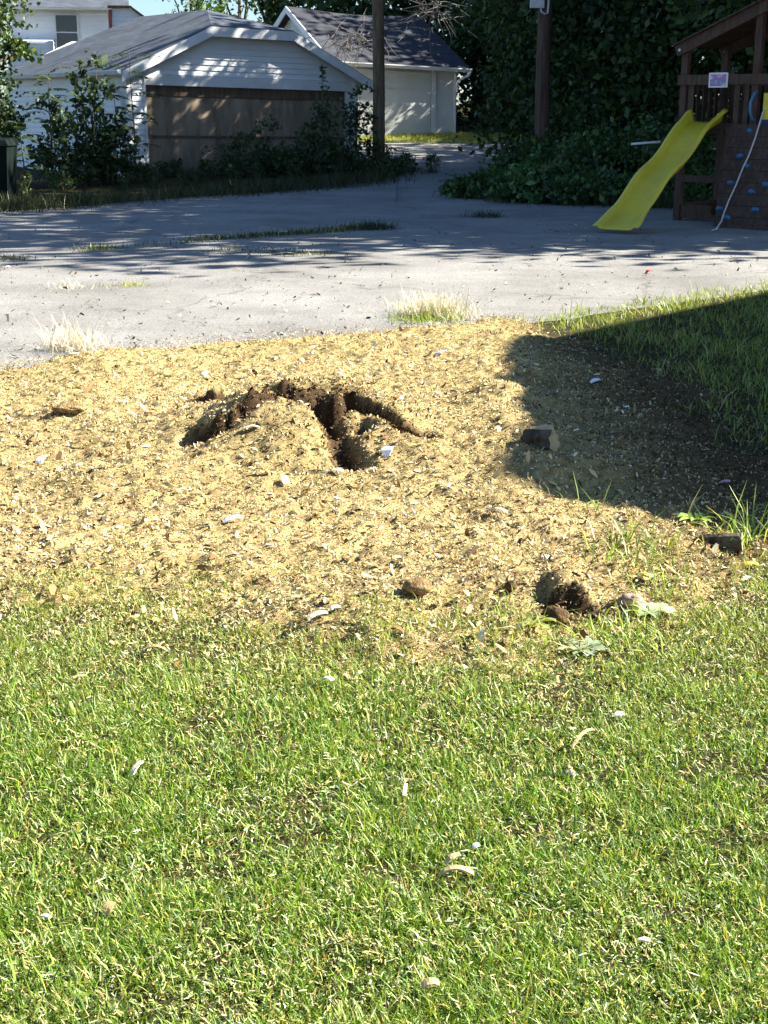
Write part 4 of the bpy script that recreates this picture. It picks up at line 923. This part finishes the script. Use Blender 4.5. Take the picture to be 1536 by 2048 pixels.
for f_ in np.linspace(0, 1, 6): spots.append((-7.6 + 1.4 * f_ + R.uniform(-.2, .2), 26 + 5.5 * f_, 1))
for i_, (x, y, rw) in enumerate(spots):
    if y < np.interp(x, [-8, -6.6, -3.5, 0.2], [22, 23, 28, 32.6]): continue
    sc = R.uniform(0.8, 1.15) * (0.66 if rw == 0 else 0.55 if rw == 1 else 0.42) * (0.75 if abs(x + 4.6) < 0.9 else 1)
    if protos and i_ < 3:
        o = protos[i_]; o.location = (x, y, H(x, y)); o.scale = (sc,) * 3
    else: dup(protos[i_ % 3], (x, y, H(x, y)), R.uniform(0, 6.28), sc)

def pinnate(P, d, L, nl, leafl, parts, stem, col):
    """arching compound leaf: a rachis with paired leaflets"""
    d = Vector(d).normalized(); P = Vector(P); pts = []
    for k in range(7):
        f_ = k / 6; pts.append(P + d * (L * f_) + Vector((0, 0, 0.30 * L * f_ - 0.55 * L * f_ * f_)))
    stem.tube(pts, [0.006, 0.006, 0.005, 0.005, 0.004, 0.003, 0.002], 4, False)
    s = d.cross(Vector((0, 0, 1))).normalized(); vs = []
    for k in range(nl):
        f_ = 0.15 + 0.85 * k / (nl - 1); i0 = min(int(f_ * 6), 5); q = pts[i0] + (pts[i0 + 1] - pts[i0]) * (f_ * 6 - i0); ll = leafl * (1 - 0.55 * abs(f_ - 0.45))
        for sg in (-1, 1):
            dd = (s * sg + d * 0.35 + Vector((0, 0, -0.35 + R.gauss(0, .15)))).normalized(); w = dd.cross(Vector((R.gauss(0, .3), R.gauss(0, .3), 1))).normalized() * ll * 0.24
            vs += [q, q + dd * ll * 0.4 + w, q + dd * ll, q + dd * ll * 0.4 - w]
    n = len(vs) // 4; parts.append((np.array([tuple(v) for v in vs]), np.arange(n * 4).reshape(-1, 4), np.repeat(pick(WEED[:2] + [(0.08, 0.13, 0.035)], [3, 3, 2], n), 4, 0)))
def sapling(label, px, Y, h, nfr, L, base_f=0.3, lean=0.0, leafl=0.17):
    x = (px - 768) / F * Y * 0.965; z0 = H(x, Y); base = Vector((x, Y, z0)); t = thing("sapling", label, "sapling", base); st = MB(); parts = []
    top = base + Vector((lean, 0, h)); st.tube([base, base + (top - base) * .4 + Vector((.03, 0, 0)), base + (top - base) * .75, top], [0.018, 0.015, 0.010, 0.005], 6)
    for k in range(nfr):
        f_ = base_f + (1 - base_f) * (k + 0.5) / nfr; a_ = k * 2.4 + R.uniform(-.3, .3); pinnate(base + (top - base) * f_, (cos(a_), sin(a_) * .7, R.uniform(0.0, .5)), L * R.uniform(.7, 1.1), 9, leafl, parts, st, None)
    cr = join(parts); obj("leaves", cr[:2], M['leaf'], t, col=cr[2]); obj("stem", st.vf(), M['stem'], t, smooth=True); return t
sapling("tall thin sapling with feathery leaves at the garage corner", 266, 31.6, 2.75, 15, 0.7, 0.25)
sapling("feathery leaved sapling against the garage side wall, left", 95, 30.4, 2.35, 17, 0.7, 0.2, 0.1)
sapling("small feathery sapling at the far left by the bin", 40, 28.5, 1.5, 9, 0.5, 0.3)
sapling("leaning feathery sapling left of the boarded door", 240, 31.4, 2.0, 8, 0.5, 0.35, -0.1)
def leafy(label, px, Y, blobs, size=0.11, stems=8):
    x = (px - 768) / F * Y * 0.965; z0 = H(x, Y)
    return shrub("tall_weed", label, (x, Y, z0), [((x + b[0], Y + b[1], z0 + b[2]), b[3], b[4]) for b in blobs], size, WEED, [4, 4, 3, 1.6], "weed", None, stems)
leafy("tall broad leaved shrub against the garage side wall", 180, 30.8, [(0, 0, 1.0), ][:0] + [(0, 0, 0.9, (0.45, 0.4, 0.5), 620), (-0.1, 0, 1.6, (0.30, 0.3, 0.40), 200), (0.18, 0, 2.0, (0.28, .25, .30), 120), (-0.25, 0, 2.25, (0.16, .2, .25), 60), (0.1, 0, 2.55, (0.3, .2, .18), 50)], 0.13)
leafy("sparse shrub with upright shoots in front of the garage side wall", 120, 30.2, [(0, 0, 0.6, (0.5, 0.4, 0.5), 600), (0.1, 0, 1.3, (0.35, 0.3, 0.35), 160), (-0.2, 0, 1.7, (0.25, 0.2, 0.2), 70)], 0.13)
leafy("dark leafy mass at the garage corner below the downspout", 215, 31.2, [(0, 0, 0.6, (0.55, 0.4, 0.5), 900), (0.1, 0, 1.15, (0.35, 0.3, 0.3), 260)], 0.12)
leafy("dense dark shrub before the boarded door", 520, 33.4, [(0, 0, 0.45, (0.8, 0.45, 0.36), 1000), (0.15, 0, 0.95, (0.32, 0.3, 0.35), 200), (-0.4, 0, 0.75, (.25, .25, .25), 130)], 0.10, 10)
leafy("tall small leaved shrub at the right door jamb", 655, 34.6, [(0, 0, 0.8, (0.55, 0.4, 0.55), 900), (0.0, 0, 1.5, (0.28, .25, .35), 170), (-0.12, 0, 2.15, (0.10, .1, .30), 50)], 0.10)
leafy("airy shrub between the pole and the boarded garage", 712, 34.2, [(0, 0, 0.8, (0.42, 0.35, 0.6), 620), (0.05, 0, 1.5, (0.34, .25, .40), 210), (0.12, 0, 1.9, (.2, .2, .15), 60), (0.55, 0, 0.62, (0.28, .2, .08), 60)], 0.10)
leafy("low leafy weed mass at the foot of the bare pole", 765, 33.6, [(0, 0, 0.25, (0.55, 0.45, 0.24), 700)], 0.09)
leafy("leafy weed mass before the right half of the boarded door", 600, 33.4, [(0, 0, 0.45, (0.6, 0.4, 0.38), 650), (0.2, 0, 1.0, (0.2, 0.2, 0.3), 80)], 0.10)

# broad leaved weeds in the lawn edge
def rosette(label, p, n, L, wid, cols, up=0.5):
    z = float(landz(p[0], p[1])); base = Vector((p[0], p[1], z)); vs, fs, cc = [], [], []
    for k in range(n):
        a = 2 * pi * k / n + R.uniform(-.3, .3); d = Vector((cos(a), sin(a), 0)); s = Vector((-sin(a), cos(a), 0)); l = L * R.uniform(.7, 1.15); c = np.array(R.choice(cols)) * R.uniform(.8, 1.2); b = len(vs); e = R.uniform(.6, 1.2) * up
        for j, (f_, w) in enumerate(((0, .15), (.3, .75), (.55, 1), (.8, .8), (1, .15))):
            mid = base + d * (l * f_) + Vector((0, 0, l * (e * f_ - 0.75 * e * f_ * f_) + 0.008)); wv = s * (l * wid * w * R.uniform(.7, 1.25)) + Vector((0, 0, l * R.uniform(-.07, .07))); cup = Vector((0, 0, l * R.uniform(0.03, 0.14) * w))
            vs += [mid - wv + cup, mid, mid + wv + cup]; cc += [c] * 3
            if j: q = b + (j - 1) * 3; fs += [(q, q + 1, q + 4, q + 3), (q + 1, q + 2, q + 5, q + 4)]
    return tag(obj("broadleaf_weed", (np.array([tuple(v) for v in vs]), np.array(fs)), M['leaf'], at=tuple(base), col=np.array(cc), smooth=True), label, "weed")
PALE = [(0.42, 0.50, 0.26), (0.50, 0.56, 0.34), (0.34, 0.44, 0.18)]
rosette("pale green broad leaved weed at the chip edge right of the pit", onsurf(1300, 1232), 11, 0.085, 0.33, PALE, 0.7)
rosette("grey green weed flattened at the lawn edge", onsurf(1160, 1305), 12, 0.078, 0.27, [(0.30, 0.36, 0.22), (0.38, 0.43, 0.28)], 0.4)
rosette("yellow green weed beside the far right log", onsurf(1395, 1048), 9, 0.08, 0.22, [(0.30, 0.42, 0.08), (0.38, 0.48, 0.12)], 0.9)
rosette("small weed in the chips left of the round clod", onsurf(1065, 1255), 6, 0.07, 0.18, [(0.30, 0.34, 0.10), (0.4, 0.38, 0.14)], 0.5)
rosette("narrow leaved weed in the pit bank by the white flake", onsurf(1310, 1165), 6, 0.06, 0.16, [(0.32, 0.44, 0.12)], 1.1)

# clods, logs, scraps
def lump(name, label, cat, p, r, mat, sq=(1, 1, .7), seed=0, rough=.25, sink=.25):
    z = float(landz(p[0], p[1])); vs, fs = [], []; nu, nv = 22, 14
    for i in range(nv + 1):
        for j in range(nu):
            th = pi * i / nv; ph = 2 * pi * j / nu; d = np.array([sin(th) * cos(ph), sin(th) * sin(ph), cos(th)])
            k = 1 + rough * float(vnoise(d[0] * 1.7 + 5 + d[2], d[1] * 1.7 + seed + d[2] * .7, .7, 90 + seed, 3) - .5) * 2
            vs.append((p[0] + d[0] * r * sq[0] * k, p[1] + d[1] * r * sq[1] * k, z + r * sq[2] * (1 - sink) + d[2] * r * sq[2] * k))
    fs = [(i * nu + j, (i + 1) * nu + j, (i + 1) * nu + (j + 1) % nu, i * nu + (j + 1) % nu) for i in range(nv) for j in range(nu)]
    return tag(obj(name, (np.array(vs), fs), mat, at=(p[0], p[1], z), smooth=True), label, cat)
lump("loose_lump", "round brown clod of soil at the mouth of the pit", "clod", onground(1112, 1206, 0.085), 0.04, M['soilclod'], (1.05, .9, .75), 1)
lump("loose_lump", "crumbly pale clod among the chips below the mound", "clod", onsurf(836, 1185), 0.045, varied('chip_clod', (0.18, 0.11, 0.05), (0.42, 0.29, 0.14), 30, 0.95, 110, 1.0, None, .05, bd=.02), (1.1, .9, .6), 2)
lump("loose_lump", "small brown clod left of the pit", "clod", onsurf(1022, 1180), 0.022, M['soilclod'], (1, .9, .8), 3)
lump("stone", "grey brown stone at the chip edge above the broad leaved weed", "stone", onsurf(1262, 1208), 0.034, varied('stone', (0.22, 0.15, 0.11), (0.36, 0.27, 0.20), 14, .9, 50, .4), (1.3, .8, .7), 4, .5, .6)
lump("loose_lump", "low heap of chips at the left with a shadow at its left", "clod", onsurf(140, 822), 0.055, varied('heaped_chips', (0.22, 0.14, 0.06), (0.50, 0.37, 0.18), 40, .95, 120, 1.0, None, .05, bd=.02), (1.5, 1, .5), 5, .5, .55)  # a small pile of chips, modelled as a lump
def log(label, p, d, L, r, dark=False):
    z = float(landz(p[0], p[1])); c = Vector((p[0], p[1], z + r * .35)); d = Vector(d).normalized(); t = thing("cut_log", label, "log", (p[0], p[1], z))
    m = MB(); n = 14; x = d.cross(Vector((0, 0, 1))).normalized(); y = x.cross(d)
    jit = [R.uniform(.72, 1.18) for _ in range(n)]; ring = lambda f_: [c + d * (L * f_) + (x * cos(2 * pi * j / n) + y * sin(2 * pi * j / n)) * r * jit[j] * R.uniform(.95, 1.05) for j in range(n)]
    rs = [ring(f_) for f_ in (-.5, -.2, .15, .5)]
    m.add([q for rr in rs for q in rr], [(i * n + j, i * n + (j + 1) % n, (i + 1) * n + (j + 1) % n, (i + 1) * n + j) for i in range(3) for j in range(n)])
    obj("bark", m.vf(), M['bark'], t)
    for rr, s in ((rs[0], -1), (rs[3], 1)): obj("cut_face", MB().add([q + d * s * .002 for q in rr], [tuple(range(n))]).vf(), M['logwood'], t)
    return t
log("split log chunk with pale wood in the building shadow", onsurf(1080, 890), (0.8, -.55, .1), 0.14, 0.05)
log("dark bark log half buried at the far right edge", onsurf(1442, 1092), (0.95, -.3, .12), 0.15, 0.036)
p = onsurf(1072, 872); z = float(landz(p.x, p.y))
tag(obj("wood_wedge", MB().hexa([Vector((p.x - .05, p.y - .03, z + .01)), Vector((p.x + .08, p.y - .06, z + .02)), Vector((p.x + .09, p.y + .02, z + .02)), Vector((p.x - .04, p.y + .05, z + .01))], [Vector((p.x - .03, p.y - .01, z + .035)), Vector((p.x + .07, p.y - .03, z + .05)), Vector((p.x + .075, p.y, z + .055)), Vector((p.x - .025, p.y + .02, z + .04))]).vf(), M['logwood'], at=(p.x, p.y, z)), "pale split wood wedge leaning on the shaded log", "wood")
p = onground(1404, 434); tag(obj("wood_block", MB().hexa([Vector((p.x + a_, p.y + b_, 0.006)) for a_, b_ in ((-.05, -.04), (.05, -.05), (.055, .05), (-.045, .05))], [Vector((p.x + a_, p.y + b_, 0.115)) for a_, b_ in ((-.05, -.035), (.045, -.045), (.05, .045), (-.045, .045))]).vf(), M['logwood'], at=tuple(p)), "small pale wood block on the ground under the play set", "wood")
def scrap(name, label, cat, q, L, wd, mat, head, tilt=.15, curl=.12, th=.004):
    p = onsurf(*q); z = float(landz(p.x, p.y)) + .014 + (0.02 if q[1] > 1330 else 0); d = Vector((cos(head), sin(head), tilt)).normalized(); s = Vector((-sin(head), cos(head), R.uniform(-.2, .2))).normalized(); c = Vector((p.x, p.y, z)); up = s.cross(d); up = up if up.z > 0 else -up
    m = MB(); n = 7; tp = []
    for k in range(n):
        f_ = k / (n - 1) - .5; w = wd * (1 - 1.2 * f_ * f_) * R.uniform(.75, 1.15) / 2; mid = c + d * (L * f_) + up * (L * curl * (1 - 4 * f_ * f_))
        tp.append((mid - s * w, mid + s * w))
    vs = [q_ for a_, b_ in tp for q_ in (a_, b_)] + [q_ - up * th for a_, b_ in tp for q_ in (a_, b_)]; o_ = 2 * n; fs = []
    for k in range(n - 1):
        a_ = 2 * k; fs += [(a_, a_ + 1, a_ + 3, a_ + 2), (o_ + a_ + 2, o_ + a_ + 3, o_ + a_ + 1, o_ + a_), (a_, a_ + 2, o_ + a_ + 2, o_ + a_), (a_ + 3, a_ + 1, o_ + a_ + 1, o_ + a_ + 3)]
    fs += [(1, 0, o_, o_ + 1), (2 * n - 2, 2 * n - 1, o_ + 2 * n - 1, o_ + 2 * n - 2)]
    return tag(obj(name, (np.array([tuple(v) for v in vs]), fs), mat, at=(p.x, p.y, z)), label, cat)
PW = varied('pale_splinter', (0.66, 0.56, 0.38), (0.80, 0.72, 0.55), 30, .8, 80, .4); TW = varied('tan_splinter', (0.42, 0.30, 0.13), (0.62, 0.48, 0.24), 25, .8, 80, .5); LF = varied('dry_leaf', (0.36, 0.22, 0.08), (0.56, 0.40, 0.18), 25, .8, 60, .5)
for a_ in [("paper_scrap", "bright white curled scrap on the right shoulder of the mound", "scrap", (776, 910), .07, .05, M['white'], 1.3, .5, .3), ("paper_scrap", "white scrap on chips just below the asphalt edge", "scrap", (880, 712), .09, .05, M['white'], .6, .4),
           ("wood_splinter", "pale splinter in the open chips left of centre", "splinter", (466, 1045), .08, .035, M['white'], .4), ("paper_scrap", "small white scrap on the lower mound slope", "scrap", (570, 968), .05, .03, M['white'], 1.9, .5),
           ("wood_splinter", "long pale splinter below the shadow corner", "splinter", (992, 1028), .09, .032, PW, -.7), ("wood_splinter", "pale splinter resting on the dome of the mound", "splinter", (500, 862), .085, .03, PW, .1), ("wood_splinter", "pale splinter at the foot of the gully", "splinter", (672, 948), .07, .03, PW, -.5),
           ("wood_splinter", "white splinter where chips thin into lawn", "splinter", (655, 1380), .055, .02, PW, -1.0, .3), ("wood_splinter", "long pale splinter at the lower chip edge", "splinter", (635, 1240), .07, .025, PW, .5), ("wood_splinter", "rounded pale chip above the lower chip edge", "splinter", (670, 1225), .035, .026, PW, .2),
           ("paper_scrap", "square white scrap in the foreground grass", "scrap", (951, 1718), .016, .014, M['white'], .4, .3), ("wood_splinter", "ragged pale bark strip in the left foreground grass", "splinter", (275, 1560), .045, .014, PW, 1.1, .4), ("bark_piece", "largest yellow bark piece in the foreground grass", "bark", (912, 1775), .075, .022, TW, -.15, .1, .2),
           ("bark_piece", "short bark piece above the largest one", "bark", (905, 1745), .04, .014, TW, .5, .3, .2), ("wood_splinter", "upright tan splinter in the middle of the lawn", "splinter", (810, 1605), .035, .011, PW, 1.4, .6), ("dry_leaf", "brown curled leaf at the left grass edge", "leaf", (310, 1310), .075, .02, LF, -.1, .1, .2),
           ("dry_leaf", "brown leaf lower left of the chips", "leaf", (260, 1248), .05, .025, LF, .3, .3, .2), ("wood_splinter", "thin straw splinter in the left lawn", "splinter", (155, 1378), .06, .012, TW, .4), ("wood_splinter", "bright chip in the right lawn", "splinter", (1237, 1452), .03, .022, PW, .2), ("twig", "tan twig across the right lawn", "twig", (1165, 1500), .11, .008, TW, .9, .1, .15),
           ("dry_leaf", "yellow leaf lying by the far right log", "leaf", (1500, 1137), .06, .03, varied('yellow_leaf', (.5, .4, .05), (.62, .52, .1), 20, .6), 0, .1, .15), ("wood_splinter", "pale chip in the lower right grass", "splinter", (1285, 1910), .025, .012, PW, -.3), ("dry_leaf", "brown leaf in the lower left grass", "leaf", (220, 1845), .03, .02, LF, 1.2, .5, .2),
           ("wood_splinter", "tan chip in the lower left grass", "splinter", (92, 1862), .025, .012, PW, -.4), ("bark_piece", "pale bark cluster at the bottom right of centre", "bark", (860, 2000), .035, .02, TW, .1, .2, .2), ("paper_scrap", "white scrap in the shaded chips", "scrap", (1190, 767), .06, .04, M['white'], .3, .3), ("plastic_scrap", "pink scrap in the shaded grass", "scrap", (1448, 970), .05, .025, varied('pink_scrap', (.5, .25, .3), (.6, .35, .4), 20), -.4, .3),
           ("plastic_scrap", "small red scrap on the asphalt before the play set", "scrap", (1297, 548), .08, .05, M['red'], .3, .4, .3), ("paper_scrap", "white flat scrap in the shaded lot by the crack", "scrap", (567, 510), .28, .16, M['white'], .1, .05, .05), ("paper_scrap", "small white scrap at the far left of the lot", "scrap", (14, 539), .07, .07, M['white'], .1, .5, .3),
           ("paper_scrap", "white scrap on chips left of the mound", "scrap", (410, 752), .06, .04, M['white'], .8, .4), ("wood_splinter", "white chip lying low at the left of the chips", "splinter", (84, 925), .06, .04, M['white'], 1.2, .4)]: scrap(*a_)
lump("ball", "grey stone by the twig in the right lawn", "stone", onsurf(1137, 1553), 0.012, varied('grey_stone', (.12, .12, .12), (.3, .3, .3), 30), (1.3, 1, .8), 7).name = "stone.001"
